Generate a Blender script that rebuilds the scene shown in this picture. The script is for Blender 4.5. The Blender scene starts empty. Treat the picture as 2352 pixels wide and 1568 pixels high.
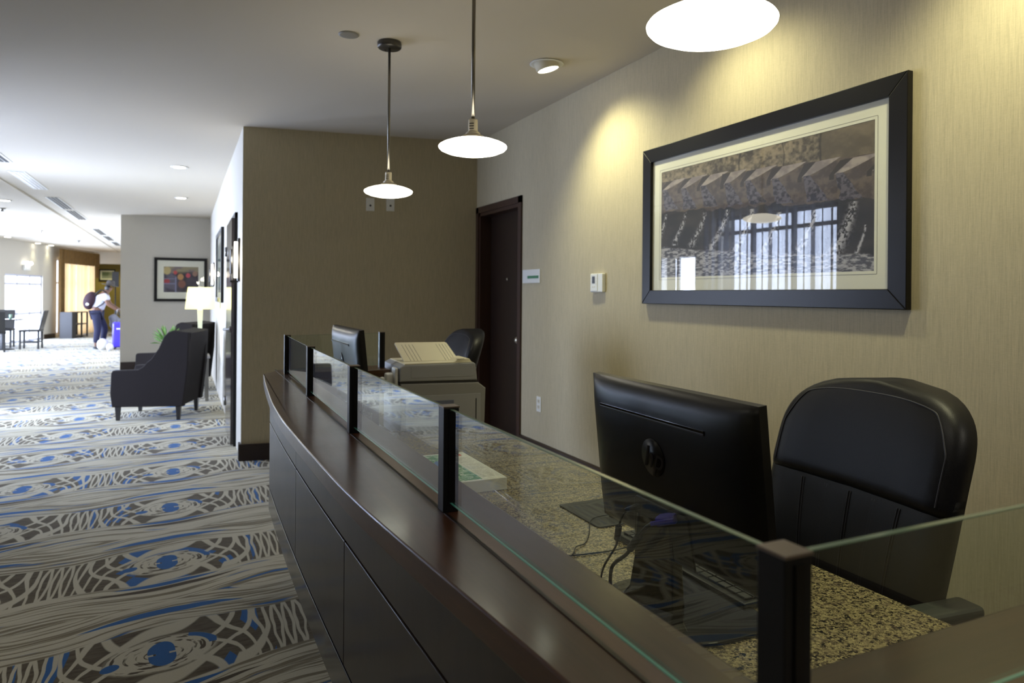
import bpy, bmesh, math, random
import numpy as np
from mathutils import Vector, Matrix
random.seed(7); np.random.seed(7)
S = bpy.context.scene
PI = math.pi
COL = S.collection

# ------------------------------------------------------------------ camera
FPX, PX, PY = 1600.0, 1176.0, 678.0          # focal length and principal point in a 2352 x 1568 frame
YAW, ROLL, EYE = math.atan(754/1600.0), 0.0078, 1.42
cd = bpy.data.cameras.new('camera'); cam = bpy.data.objects.new('camera', cd); COL.objects.link(cam)
cd.sensor_width = 36; cd.lens = FPX/2352*36
cd.shift_y = -(784-PY)/2352.0
cd.clip_start = .02; cd.clip_end = 200
_r = Vector((math.cos(YAW), -math.sin(YAW), 0)); _u = Vector((0, 0, 1)); _b = -Vector((math.sin(YAW), math.cos(YAW), 0))
_r2 = _r*math.cos(ROLL)+_u*math.sin(ROLL); _u2 = -_r*math.sin(ROLL)+_u*math.cos(ROLL)
cam.matrix_world = Matrix(((_r2.x, _u2.x, _b.x, 0), (_r2.y, _u2.y, _b.y, 0), (_r2.z, _u2.z, _b.z, EYE), (0, 0, 0, 1)))
cd.dof.use_dof = True; cd.dof.focus_distance = 1.7; cd.dof.aperture_fstop = 5.6
S.camera = cam

# ------------------------------------------------------------------ world, exposure, daylight
S.view_settings.view_transform = 'Standard'; S.view_settings.look = 'None'
S.view_settings.gamma = 1; S.view_settings.exposure = 0.30; S.view_settings.use_curve_mapping = False
W = bpy.data.worlds.new('world'); S.world = W; W.use_nodes = True
W.node_tree.nodes['Background'].inputs[0].default_value = (.80, .88, 1, 1)
W.node_tree.nodes['Background'].inputs[1].default_value = 2.5

def area(name, loc, direction, sx, sy, power, color):
    l = bpy.data.lights.new(name, 'AREA'); l.shape = 'RECTANGLE'; l.size = sx; l.size_y = sy
    l.energy = power; l.color = color
    o = bpy.data.objects.new(name, l); COL.objects.link(o); o.location = loc
    d = Vector(direction).normalized()
    o.rotation_euler = d.to_track_quat('-Z', 'Y').to_euler()
    return o
DAY = (.64, .75, 1.0)
# daylight outside the glazing of the left wall and of the slanting far wall
area('daylight_curtain_window', (-3.15, 7.45, 1.4), (1, 0, 0), 2.4, 2.6, 330, DAY)
area('daylight_glass_door', (-3.1, 9.55, 1.1), (1, 0, 0), 1.0, 2.0, 190, DAY)
area('daylight_side_window', (-6.25, 18.1, 1.4), (.967, -.255, -.05), 5.0, 2.3, 1150, DAY)
area('daylight_far_door', (-4.55, 23.55, 1.0), (.967, -.255, -.1), 1.9, 1.9, 300, DAY)
area('daylight_far_curtain', (-3.75, 27.0, 1.4), (.967, -.255, 0), 2.6, 2.4, 60, (.9, .92, 1))

# ------------------------------------------------------------------ mesh helpers
def box(bm, x0, x1, y0, y1, z0, z1, bev=0, seg=2, mi=0):
    r = bmesh.ops.create_cube(bm, size=1)
    vs = r['verts']
    for v in vs:
        v.co.x = x0+(v.co.x+.5)*(x1-x0); v.co.y = y0+(v.co.y+.5)*(y1-y0); v.co.z = z0+(v.co.z+.5)*(z1-z0)
    fs = {f for v in vs for f in v.link_faces}
    for f in fs: f.material_index = mi
    if bev:
        es = list({e for v in vs for e in v.link_edges})
        bmesh.ops.bevel(bm, geom=es, offset=bev, segments=seg, profile=.5, affect='EDGES')
    return bm

def poly_prism(bm, pts, f0, f1, bev=0, seg=2, caps=True):
    """pts: list of 2D points; f0/f1 map a 2D point to the two end 3D points"""
    a = [bm.verts.new(f0(*p)) for p in pts]; b = [bm.verts.new(f1(*p)) for p in pts]
    n = len(pts); fs = [bm.faces.new(a), bm.faces.new(b[::-1])]
    for i in range(n): fs.append(bm.faces.new((a[i], b[i], b[(i+1) % n], a[(i+1) % n])))
    bmesh.ops.recalc_face_normals(bm, faces=fs)
    if bev:
        es = list({e for f in fs[:2] for e in f.edges})
        bmesh.ops.bevel(bm, geom=es, offset=bev, segments=seg, profile=.5, affect='EDGES')
    return bm

def lathe(bm, prof, c=(0, 0, 0), seg=32, M=None, mi=0):
    rings = []
    for r, z in prof:
        if r < 1e-6:
            rings.append([bm.verts.new((0, 0, z))])
        else:
            rings.append([bm.verts.new((r*math.cos(2*PI*i/seg), r*math.sin(2*PI*i/seg), z)) for i in range(seg)])
    fs = []
    for a, b in zip(rings, rings[1:]):
        for i in range(seg):
            j = (i+1) % seg
            if len(a) == 1 and len(b) == 1: continue
            if len(a) == 1: fs.append(bm.faces.new((a[0], b[j], b[i])))
            elif len(b) == 1: fs.append(bm.faces.new((a[i], a[j], b[0])))
            else: fs.append(bm.faces.new((a[i], a[j], b[j], b[i])))
    for f in fs: f.smooth = True; f.material_index = mi
    if len(rings[0]) > 1: fs.append(bm.faces.new(rings[0][::-1]))
    if len(rings[-1]) > 1: fs.append(bm.faces.new(rings[-1]))
    bmesh.ops.recalc_face_normals(bm, faces=fs)
    vs = [v for r in rings for v in r]
    T = Matrix.Translation(c) @ (M if M else Matrix())
    for v in vs: v.co = T @ v.co
    return bm

def smooth_path(pts, n=8):
    P = [Vector(p) for p in pts]
    if len(P) < 3: return P
    out = []
    for i in range(len(P)-1):
        p0 = P[max(i-1, 0)]; p1 = P[i]; p2 = P[i+1]; p3 = P[min(i+2, len(P)-1)]
        for k in range(n):
            t = k/n
            out.append(.5*((2*p1)+(-p0+p2)*t+(2*p0-5*p1+4*p2-p3)*t*t+(-p0+3*p1-3*p2+p3)*t**3))
    out.append(P[-1]); return out

def tube(bm, pts, r, seg=8, smooth=True):
    P = smooth_path(pts) if smooth else [Vector(p) for p in pts]
    rr = r if isinstance(r, (list, tuple)) else None
    rings = []; up = Vector((0, 0, 1))
    for i, p in enumerate(P):
        d = (P[min(i+1, len(P)-1)]-P[max(i-1, 0)]).normalized()
        a = d.cross(up)
        if a.length < 1e-3: a = d.cross(Vector((1, 0, 0)))
        a.normalize(); b = d.cross(a)
        rad = r if rr is None else rr[0]+(rr[1]-rr[0])*i/(len(P)-1)
        rings.append([bm.verts.new(p+a*rad*math.cos(2*PI*k/seg)+b*rad*math.sin(2*PI*k/seg)) for k in range(seg)])
    fs = []
    for A, B in zip(rings, rings[1:]):
        for k in range(seg):
            f = bm.faces.new((A[k], A[(k+1) % seg], B[(k+1) % seg], B[k])); f.smooth = True; fs.append(f)
    fs.append(bm.faces.new(rings[0][::-1])); fs.append(bm.faces.new(rings[-1]))
    bmesh.ops.recalc_face_normals(bm, faces=fs)
    return bm

def xf(bm, M, verts=None):
    for v in (verts or bm.verts): v.co = M @ v.co
    return bm
def new(): return bmesh.new()

def obj(name, bm, mat, parent=None, smooth=False):
    me = bpy.data.meshes.new(name); bm.to_mesh(me); bm.free()
    for m in (mat if isinstance(mat, (list, tuple)) else [mat]): me.materials.append(m)
    if smooth:
        for p in me.polygons: p.use_smooth = True
    o = bpy.data.objects.new(name, me); COL.objects.link(o)
    if parent is not None: o.parent = parent
    return o
def autosmooth(o, ang=35):
    for p in o.data.polygons: p.use_smooth = True
    m = o.modifiers.new('wn', 'WEIGHTED_NORMAL'); m.keep_sharp = True
    bm = new(); bm.from_mesh(o.data)
    for e in bm.edges:
        if len(e.link_faces) == 2 and e.calc_face_angle(0) > math.radians(ang): e.smooth = False
    bm.to_mesh(o.data); bm.free()
    return o
def tag(o, label, cat, group=None, kind=None):
    o['label'] = label; o['category'] = cat
    if group: o['group'] = group
    if kind: o['kind'] = kind
    return o
def thing(name, label, cat, loc=(0, 0, 0), rz=0, group=None):
    o = bpy.data.objects.new(name, None); COL.objects.link(o); o.empty_display_size = .05
    o.location = loc; o.rotation_euler = (0, 0, rz)
    return tag(o, label, cat, group)
def struct(name, bm, mat, label=None):
    o = obj(name, bm, mat); o['kind'] = 'structure'
    if label: o['label'] = label
    return o
def dup(root, loc=None, rz=None, label=None, group=None):
    r = root.copy(); COL.objects.link(r)
    if loc is not None: r.location = loc
    if rz is not None: r.rotation_euler = (0, 0, rz)
    if label: r['label'] = label
    if group: r['group'] = group
    for ch in list(root.children):
        c = ch.copy(); COL.objects.link(c); c.parent = r
        for g in list(ch.children):
            d = g.copy(); COL.objects.link(d); d.parent = c
    return r
def baked(o):
    dg = bpy.context.evaluated_depsgraph_get(); dg.update()
    me = bpy.data.meshes.new_from_object(o.evaluated_get(dg))
    o.modifiers.clear(); old = o.data; o.data = me
    return o
def text_bm(s, size, depth=.0005, shear=0, bold=0):
    c = bpy.data.curves.new('t', 'FONT'); c.body = s; c.size = size; c.extrude = depth; c.shear = shear; c.offset = bold
    c.align_x = 'CENTER'; c.align_y = 'CENTER'
    o = bpy.data.objects.new('t', c); COL.objects.link(o)
    dg = bpy.context.evaluated_depsgraph_get(); dg.update()
    me = bpy.data.meshes.new_from_object(o.evaluated_get(dg))
    bm = new(); bm.from_mesh(me)
    bpy.data.objects.remove(o); bpy.data.curves.remove(c); bpy.data.meshes.remove(me)
    return bm
def merge(bm, other, M=None):
    me = bpy.data.meshes.new('m'); other.to_mesh(me); other.free()
    if M is not None: me.transform(M)
    bm.from_mesh(me); bpy.data.meshes.remove(me)
    return bm

# ------------------------------------------------------------------ material helpers
class E_:
    """tiny expression compiler: python arithmetic -> math nodes"""
    nt = None
    def __init__(s, v): s.v = v
    @staticmethod
    def op(o, *a, clamp=False):
        n = E_.nt.nodes.new('ShaderNodeMath'); n.operation = o; n.use_clamp = clamp
        for i, x in enumerate(a):
            if isinstance(x, E_): E_.nt.links.new(x.v, n.inputs[i])
            else: n.inputs[i].default_value = float(x)
        return E_(n.outputs[0])
    def __add__(a, b): return E_.op('ADD', a, b)
    __radd__ = __add__
    def __sub__(a, b): return E_.op('SUBTRACT', a, b)
    def __rsub__(a, b): return E_.op('SUBTRACT', b, a)
    def __mul__(a, b): return E_.op('MULTIPLY', a, b)
    __rmul__ = __mul__
    def __truediv__(a, b): return E_.op('DIVIDE', a, b)
    def __neg__(a): return E_.op('MULTIPLY', a, -1)
    def __lt__(a, b): return E_.op('LESS_THAN', a, b)
    def __gt__(a, b): return E_.op('GREATER_THAN', a, b)
f_abs = lambda a: E_.op('ABSOLUTE', a)
f_sin = lambda a: E_.op('SINE', a)
f_cos = lambda a: E_.op('COSINE', a)
f_floor = lambda a: E_.op('FLOOR', a)
f_frac = lambda a: E_.op('FRACT', a)
f_pow = lambda a, b: E_.op('POWER', a, b)
f_max = lambda a, b: E_.op('MAXIMUM', a, b)
f_min = lambda a, b: E_.op('MINIMUM', a, b)
f_sqrt = lambda a: E_.op('SQRT', a)
f_sign = lambda a: E_.op('SIGN', a)
def f_step(x, e, w):      # smooth 0->1 around e with width w
    return E_.op('ADD', (x-e)/w, .5, clamp=True)
def xyz(nt, kind='Object'):
    t = nt.nodes.new('ShaderNodeTexCoord'); s = nt.nodes.new('ShaderNodeSeparateXYZ')
    nt.links.new(t.outputs[kind], s.inputs[0]); return [E_(s.outputs[i]) for i in range(3)]
def vec(x, y, z=0.0):
    n = E_.nt.nodes.new('ShaderNodeCombineXYZ')
    for i, a in enumerate((x, y, z)):
        if isinstance(a, E_): E_.nt.links.new(a.v, n.inputs[i])
        else: n.inputs[i].default_value = a
    return n.outputs[0]
def f_noise(v, scale=1, detail=2, rough=.5):
    n = E_.nt.nodes.new('ShaderNodeTexNoise'); n.inputs['Scale'].default_value = scale
    n.inputs['Detail'].default_value = detail; n.inputs['Roughness'].default_value = rough
    E_.nt.links.new(v, n.inputs['Vector']); return E_(n.outputs[0])
def f_white(v):
    n = E_.nt.nodes.new('ShaderNodeTexWhiteNoise'); E_.nt.links.new(v, n.inputs['Vector']); return E_(n.outputs[0])
def f_mix(fac, a, b):
    n = E_.nt.nodes.new('ShaderNodeMix'); n.data_type = 'RGBA'
    if isinstance(fac, E_): E_.nt.links.new(fac.v, n.inputs[0])
    else: n.inputs[0].default_value = fac
    for i, c in ((6, a), (7, b)):
        if isinstance(c, tuple): n.inputs[i].default_value = (*c, 1)
        else: E_.nt.links.new(c, n.inputs[i])
    return n.outputs[2]
def f_bump(h, strength, dist, bsdf):
    n = E_.nt.nodes.new('ShaderNodeBump'); n.inputs['Strength'].default_value = strength; n.inputs['Distance'].default_value = dist
    E_.nt.links.new(h.v, n.inputs['Height']); E_.nt.links.new(n.outputs[0], bsdf.inputs['Normal'])

def srgb(r, g, b):
    f = lambda c: (c/255/12.92) if c/255 <= .04045 else ((c/255+.055)/1.055)**2.4
    return (f(r), f(g), f(b))
def mat(name, col, rough=.5, metal=0, coat=0, spec=.5, emit=None, es=0, var=0, vscale=20, bump=0, bscale=200, bdist=.001, sheen=0, trans=0):
    m = bpy.data.materials.new(name); m.use_nodes = True; nt = m.node_tree; b = nt.nodes['Principled BSDF']; E_.nt = nt
    b.inputs['Base Color'].default_value = (*col, 1); b.inputs['Roughness'].default_value = rough
    b.inputs['Metallic'].default_value = metal; b.inputs['Coat Weight'].default_value = coat
    b.inputs['Coat Roughness'].default_value = .12
    b.inputs['Specular IOR Level'].default_value = spec; b.inputs['Sheen Weight'].default_value = sheen
    if emit: b.inputs['Emission Color'].default_value = (*emit, 1); b.inputs['Emission Strength'].default_value = es
    if var or bump:
        x, y, z = xyz(nt); v = vec(x, y, z)
        if var:
            n = f_noise(v, vscale, 4)
            nt.links.new(f_mix(n, tuple(c*(1-var) for c in col), tuple(min(1, c*(1+var)) for c in col)), b.inputs['Base Color'])
        if bump: f_bump(f_noise(v, bscale, 2), bump, bdist, b)
    return m

def wood(name, c0, c1, axis='Y', rough=.3, coat=.3, scale=1.0):
    m = mat(name, c0, rough, coat=coat); nt = m.node_tree; E_.nt = nt; b = nt.nodes['Principled BSDF']
    x, y, z = xyz(nt)
    k = {'X': (1.5, 40, 40), 'Y': (40, 1.5, 40), 'Z': (40, 40, 1.5)}[axis]
    n = f_noise(vec(x*k[0], y*k[1], z*k[2]), scale, 5, .6)
    n2 = f_noise(vec(x*k[0]*5, y*k[1]*5, z*k[2]*5), scale, 2, .6)
    nt.links.new(f_mix(f_step(n*.7+n2*.3, .5, .35), c0, c1), b.inputs['Base Color'])
    big = f_noise(vec(x, y, z), 6, 3)
    sc = f_noise(vec(x*k[0]*.5, y*k[1]*8, z*20), 3, 3)
    nt.links.new((rough+(big-.5)*.06+(sc-.5)*.05).v, b.inputs['Roughness'])
    return m

def wallpaper(name, c, contrast=.16):
    m = mat(name, c, .72, spec=.3); nt = m.node_tree; E_.nt = nt; b = nt.nodes['Principled BSDF']
    x, y, z = xyz(nt)
    n1 = f_noise(vec(x*260, y*260, z*9), 1, 3, .7)
    n2 = f_noise(vec(x*900, y*900, z*60), 1, 2, .7)
    n3 = f_noise(vec(x*60, y*60, z*900), 1, 1, .5)
    f = f_step(n1*.55+n2*.25+n3*.2, .5, .45)
    lo = tuple(v*(1-contrast) for v in c); hi = tuple(min(1, v*(1+contrast*.8)) for v in c)
    nt.links.new(f_mix(f, lo, hi), b.inputs['Base Color'])
    f_bump(f, .12, .0006, b)
    return m

def glass_mat(name, tint=(.93, .97, .95)):
    m = bpy.data.materials.new(name); m.use_nodes = True; nt = m.node_tree; nt.nodes.clear()
    o = nt.nodes.new('ShaderNodeOutputMaterial'); mx = nt.nodes.new('ShaderNodeMixShader'); fr = nt.nodes.new('ShaderNodeFresnel')
    fr.inputs[0].default_value = 1.5
    t = nt.nodes.new('ShaderNodeBsdfTransparent'); t.inputs[0].default_value = (*tint, 1)
    g = nt.nodes.new('ShaderNodeBsdfGlossy'); g.inputs['Roughness'].default_value = 0.0; g.inputs[0].default_value = (1, 1, 1, 1)
    geo = nt.nodes.new('ShaderNodeNewGeometry')     # the inner face of a pane reflects like its outer face
    mr = nt.nodes.new('ShaderNodeMapRange'); mr.name = 'ior'; mr.inputs['To Min'].default_value = 1.5; mr.inputs['To Max'].default_value = 1/1.5
    nt.links.new(geo.outputs['Backfacing'], mr.inputs['Value']); nt.links.new(mr.outputs[0], fr.inputs[0])
    nt.links.new(fr.outputs[0], mx.inputs[0]); nt.links.new(t.outputs[0], mx.inputs[1]); nt.links.new(g.outputs[0], mx.inputs[2])
    nt.links.new(mx.outputs[0], o.inputs[0])
    return m

def carpet_mat():
    m = mat('carpet', (.5, .48, .4), .95, spec=.1, sheen=.15); nt = m.node_tree; E_.nt = nt; b = nt.nodes['Principled BSDF']
    x, y, z = xyz(nt)
    PXX, PYY = .975, 1.03
    w1 = f_noise(vec(x*3, y*3), 1, 2)-.5
    w2 = f_noise(vec(x*3+7.7, y*3+3.1), 1, 2)-.5
    xx = x+w1*.05; yy = y+w2*.05
    cu = (xx+.065)/PXX
    iu = f_floor(cu+.5)
    p = (cu-iu)*PXX
    cv = (yy-3.065-.147*cu)/PYY
    iv = f_floor(cv+.5)
    q = (cv-iv)*PYY
    ap = f_abs(p); aq = f_abs(q)
    # ---------------- stripes between the bands
    bulge = f_cos(p*(2*PI/PXX))*.045*f_sign(q)
    flow = q-bulge+(f_noise(vec(x*2.2, y*5), 1, 2)-.5)*.06
    s1 = f_noise(vec(x*1.3, flow*52, iv*3.7), 1, 3, .6)
    s2 = f_noise(vec(x*1.6+5, flow*24, iv*9.1), 1, 2, .5)
    stripe_dark = f_step(s1, .535, .05)
    stripe_blue = f_step(s2, .655, .03)
    # ---------------- lattice band
    half = .235+.03*f_cos(p*(2*PI/PXX))
    inband = f_step(half-aq, 0, .008)
    P = f_sign(p)*f_pow(ap/.4875, 2.5)*4.5
    k = .42*3.2
    wob = f_sin(q*14)*.18
    bow = f_step(ap, .3, .2)
    ls = f_step(ap, .35, .16); lens = f_cos(q*6.4)*.36*ls; cr = (q*4.6+wob)*(1-ls)
    A = P+cr+lens
    B = P-cr-lens+.5*(1-ls)
    lw = .11+.03*f_step(ap, .35, .3)
    fa = f_abs(f_frac(A)-.5); fb = f_abs(f_frac(B)-.5)
    line = f_max(f_step(lw, fa, .04), f_step(lw, fb, .04))
    ha = f_white(vec(f_floor(A), f_floor(B), iv*1.7+iu*3.1))
    cellblue = ha > .84
    cellbrn = f_white(vec(f_floor(A)+9, f_floor(B), iv)) 
    # ---------------- rings round the blue ovals
    r = f_sqrt((p/.20)*(p/.20)+(q/.15)*(q/.15))
    ring = f_step(1.0-r, 0, .12)
    fleck = f_step(f_noise(vec(r*9, p*16, q*8), 1, 2), .585, .05)*ring
    ov = f_sqrt((p/.05)*(p/.05)+(f_max(aq-.028, 0)/.078)*(f_max(aq-.028, 0)/.078))
    notch = E_.op('MULTIPLY', (aq < .007), (ap > .024))
    oval = E_.op('MULTIPLY', (ov < 1.0), 1-notch)
    dotb = E_.op('MULTIPLY', (f_sqrt(((ap-.175)/.035)*((ap-.175)/.035)+((q+.02)/.03)*((q+.02)/.03)) < 1.0), (p < 0))
    arcs = E_.op('MULTIPLY', f_abs(r-.95) < .08, E_.op('MULTIPLY', E_.op('MULTIPLY', ap > .10, ap < .20), (p*q) > 0))
    arcs = E_.op('MULTIPLY', arcs, f_white(vec(f_sign(p), f_sign(q), 2.0)) > .55)
    # ---------------- long blue strokes and brown ones above and below the ovals
    up = E_.op('MULTIPLY', f_abs(q-.405-ap*ap*-.5) < .030*(1-(p/.33)*(p/.33)), ap < .33)
    lo = E_.op('MULTIPLY', f_abs(q+.300-ap*ap*.5) < .022*(1-(p/.24)*(p/.24)), ap < .24)
    dk = E_.op('MULTIPLY', f_abs(q+.350-ap*ap*.4) < .020*(1-(p/.36)*(p/.36)), ap < .36)
    beige = srgb(192, 186, 164); brown = srgb(74, 63, 42); brown2 = srgb(118, 108, 84); blue = srgb(34, 92, 152)
    c = f_mix(stripe_dark*.95, beige, brown2)
    c = f_mix(stripe_blue, c, blue)
    cell = f_mix(f_step(f_noise(vec(x*14, y*60), 1, 2), .5, .3)*.5, brown, brown2)
    cell = f_mix(cellblue, cell, blue)
    lat = f_mix(line, cell, beige)
    c = f_mix(inband, c, lat)
    c = f_mix(ring, c, beige); c = f_mix(fleck, c, brown)
    c = f_mix(dk, c, brown); c = f_mix(lo, c, blue); c = f_mix(up, c, blue)
    c = f_mix(arcs, c, blue); c = f_mix(dotb, c, blue); c = f_mix(oval, c, blue)
    fib = f_noise(vec(x*180, y*420), 1, 3, .7)
    n = nt.nodes.new('ShaderNodeHueSaturation'); nt.links.new(c, n.inputs['Color'])
    nt.links.new((.72+fib*.56).v, n.inputs['Value']); nt.links.new(n.outputs[0], b.inputs['Base Color'])
    f_bump(fib, .5, .004, b)
    return m

def granite_mat():
    m = mat('granite', (.3, .27, .2), .16, spec=.5, coat=.35); nt = m.node_tree; E_.nt = nt; b = nt.nodes['Principled BSDF']
    b.inputs['Coat Roughness'].default_value = .06
    x, y, z = xyz(nt)
    v = vec(x, y, z)
    n1 = f_noise(v, 95, 4, .65); n2 = f_noise(v, 210, 3, .6); n3 = f_noise(v, 38, 3, .6); n4 = f_noise(v, 140, 2)
    c = f_mix(f_step(n1, .5, .12), srgb(88, 77, 60), srgb(158, 142, 104))
    c = f_mix(f_step(n2, .56, .06), c, srgb(188, 172, 126))
    c = f_mix(f_step(n4, .585, .03), c, srgb(30, 27, 24))
    c = f_mix(f_step(n3, .60, .1)*.5, c, srgb(120, 104, 86))
    nt.links.new(c, b.inputs['Base Color'])
    return m

def attr_mat(name, rough=.6, coat=0):
    m = mat(name, (.5, .5, .5), rough, coat=coat); nt = m.node_tree
    a = nt.nodes.new('ShaderNodeVertexColor'); a.layer_name = 'Col'
    nt.links.new(a.outputs[0], nt.nodes['Principled BSDF'].inputs['Base Color'])
    return m

def sheer_mat(name, col, alpha=.45):
    m = bpy.data.materials.new(name); m.use_nodes = True; nt = m.node_tree; nt.nodes.clear(); E_.nt = nt
    o = nt.nodes.new('ShaderNodeOutputMaterial'); mx = nt.nodes.new('ShaderNodeMixShader'); m2 = nt.nodes.new('ShaderNodeMixShader')
    t = nt.nodes.new('ShaderNodeBsdfTransparent'); tr = nt.nodes.new('ShaderNodeBsdfTranslucent'); df = nt.nodes.new('ShaderNodeBsdfDiffuse')
    tr.inputs[0].default_value = (*col, 1); df.inputs[0].default_value = (*col, 1)
    m2.inputs[0].default_value = .5; mx.inputs[0].default_value = 1-alpha
    lw = nt.nodes.new('ShaderNodeLayerWeight'); lw.inputs[0].default_value = .5
    e = E_(lw.outputs['Facing']); nt.links.new(E_.op('SUBTRACT', 1, (1-e)*(1-e)*alpha, clamp=True).v, mx.inputs[0])
    nt.links.new(tr.outputs[0], m2.inputs[1]); nt.links.new(df.outputs[0], m2.inputs[2])
    nt.links.new(t.outputs[0], mx.inputs[1]); nt.links.new(m2.outputs[0], mx.inputs[2]); nt.links.new(mx.outputs[0], o.inputs[0])
    return m

M = {}
M['wall'] = wallpaper('wallpaper_beige', srgb(187, 176, 149), .28)
M['hall'] = wallpaper('wallpaper_hall', srgb(200, 195, 184), .08)
M['olive'] = mat('olive_wall', srgb(170, 150, 80), .8)
M['ceil'] = mat('ceiling_paint', srgb(206, 198, 184), .8, spec=.2, bump=.15, bscale=300)
M['carpet'] = carpet_mat()
M['granite'] = granite_mat()
M['counter'] = wood('espresso_top', srgb(56, 31, 20), srgb(78, 46, 30), 'Y', .30, .35)
M['counterx'] = wood('espresso_top_cross', srgb(56, 34, 18), srgb(80, 51, 28), 'X', .3, .3)
M['panel'] = wood('espresso_panel', srgb(34, 26, 23), srgb(48, 37, 32), 'Z', .36, .25)
M['plinth'] = mat('plinth_gloss', srgb(38, 38, 46), .18, coat=.5)
M['doorwood'] = wood('door_wood', srgb(34, 20, 14), srgb(46, 28, 20), 'Z', .4, .15)
M['casing'] = wood('casing_wood', srgb(52, 32, 24), srgb(66, 42, 32), 'Z', .4, .15)
M['base'] = mat('dark_base', srgb(42, 28, 22), .45)
M['black'] = mat('black_plastic', (.006, .006, .007), .34, spec=.5, bump=.1, bscale=900)
M['gloss'] = mat('gloss_black', (.008, .008, .009), .07, coat=.6)
M['gloss2'] = mat('gloss_black_base', (.006, .006, .007), .14, spec=.22)
M['frame'] = mat('black_frame', (.007, .006, .006), .34, coat=.0, spec=.25)
M['post'] = mat('black_metal', (.006, .006, .008), .38, spec=.3)
M['postcap'] = mat('post_cap', srgb(105, 92, 82), .35, metal=.2)
M['glass'] = glass_mat('glass_panel')
M['edge'] = mat('glass_edge', srgb(108, 138, 118), .2, coat=.4)
M['edgeteal'] = mat('glass_edge_teal', srgb(90, 168, 160), .3)
M['white'] = mat('white_plastic', srgb(226, 226, 222), .45)
M['offwhite'] = mat('offwhite', srgb(214, 208, 190), .6)
M['matb'] = mat('mat_board', srgb(226, 224, 208), .8)
M['steel'] = mat('brushed_steel', srgb(150, 148, 144), .32, metal=1)
M['brass'] = mat('satin_nickel', srgb(196, 188, 170), .38, metal=.85)
M['rod'] = mat('rod_metal', srgb(128, 124, 116), .3, metal=1)
M['canopy'] = mat('dark_canopy', srgb(90, 88, 86), .35, metal=.9)
M['leather'] = mat('black_leather', (.006, .006, .009), .42, bump=.3, bscale=500, bdist=.0008, spec=.26)
M['leather2'] = mat('black_leather_lower', (.010, .010, .010), .5, bump=.3, bscale=500, bdist=.0008, spec=.3)
M['shade'] = mat('pendant_glass', (1, 1, 1), .3, emit=(1, .93, .76), es=6.5)
M['lampglow'] = mat('lamp_glow', (1, 1, 1), .4, emit=(1, .95, .78), es=14)
M['glowdim'] = mat('lamp_glow_dim', (1, 1, 1), .4, emit=(1, .96, .85), es=6)
M['grey'] = mat('printer_grey', srgb(150, 152, 156), .5, bump=.08, bscale=700)
M['greylow'] = mat('printer_grey_body', srgb(138, 138, 138), .55)
M['cream'] = mat('printer_cream', srgb(214, 208, 184), .5)
M['dark'] = mat('dark_grey', srgb(40, 40, 42), .5)
M['charcoal'] = mat('charcoal_fabric', srgb(40, 36, 36), .9, var=.25, vscale=160, spec=.2)
M['greyfab'] = mat('grey_fabric', srgb(120, 116, 114), .9, var=.2, vscale=120)
M['leg'] = mat('dark_leg', (.014, .012, .012), .35)
M['lampshade'] = mat('lamp_shade_cloth', srgb(240, 238, 200), .8, emit=(.95, .95, .55), es=.25)
M['lampbody'] = mat('lamp_body', srgb(226, 226, 190), .5)
M['leaf'] = mat('leaf', srgb(110, 150, 80), .6)
M['blueplug'] = mat('blue_plug', srgb(72, 66, 190), .5)
M['paper'] = mat('paper', srgb(236, 234, 228), .8)
M['skin'] = mat('skin', srgb(110, 78, 62), .6)
M['tshirt'] = mat('tshirt', srgb(196, 198, 214), .9)
M['jeans'] = mat('jeans', srgb(34, 36, 62), .9, var=.2, vscale=40)
M['hat'] = mat('hat', srgb(60, 56, 54), .8)
M['pack'] = mat('backpack', srgb(44, 20, 34), .8, var=.3, vscale=20)
M['case'] = mat('blue_case', srgb(66, 52, 190), .35, coat=.3)
M['camo'] = mat('grey_bag', srgb(128, 130, 142), .8, var=.4, vscale=14)

# ------------------------------------------------------------------ the setting
ZL = 2.822
bm = new(); poly_prism(bm, [(3.2, -3.2), (3.2, 31.3), (-4.3, 31.3), (-3.0, 28.45), (-6.68, 14.4), (-6.68, 11.85), (-2.88, 11.85), (-2.88, -3.2)], lambda a, b: (a, b, -.1), lambda a, b: (a, b, 0)); struct('floor', bm, M['carpet'])
bm = new(); box(bm, -2.085, 3.2, -3.2, 31.3, 2.84, 2.95); box(bm, -2.9, -2.085, -3.2, 10.2, 2.84, 2.95); struct('ceiling', bm, M['ceil'])
bm = new(); poly_prism(bm, [(-2.085, 10.2), (-2.085, 31.3), (-4.3, 31.3), (-3.0, 28.45), (-6.68, 14.4), (-6.68, 11.85), (-2.88, 11.85), (-2.88, 10.2)], lambda a, b: (a, b, ZL), lambda a, b: (a, b, 2.95)); c2 = struct('ceiling_left', bm, M['ceil'])

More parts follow.
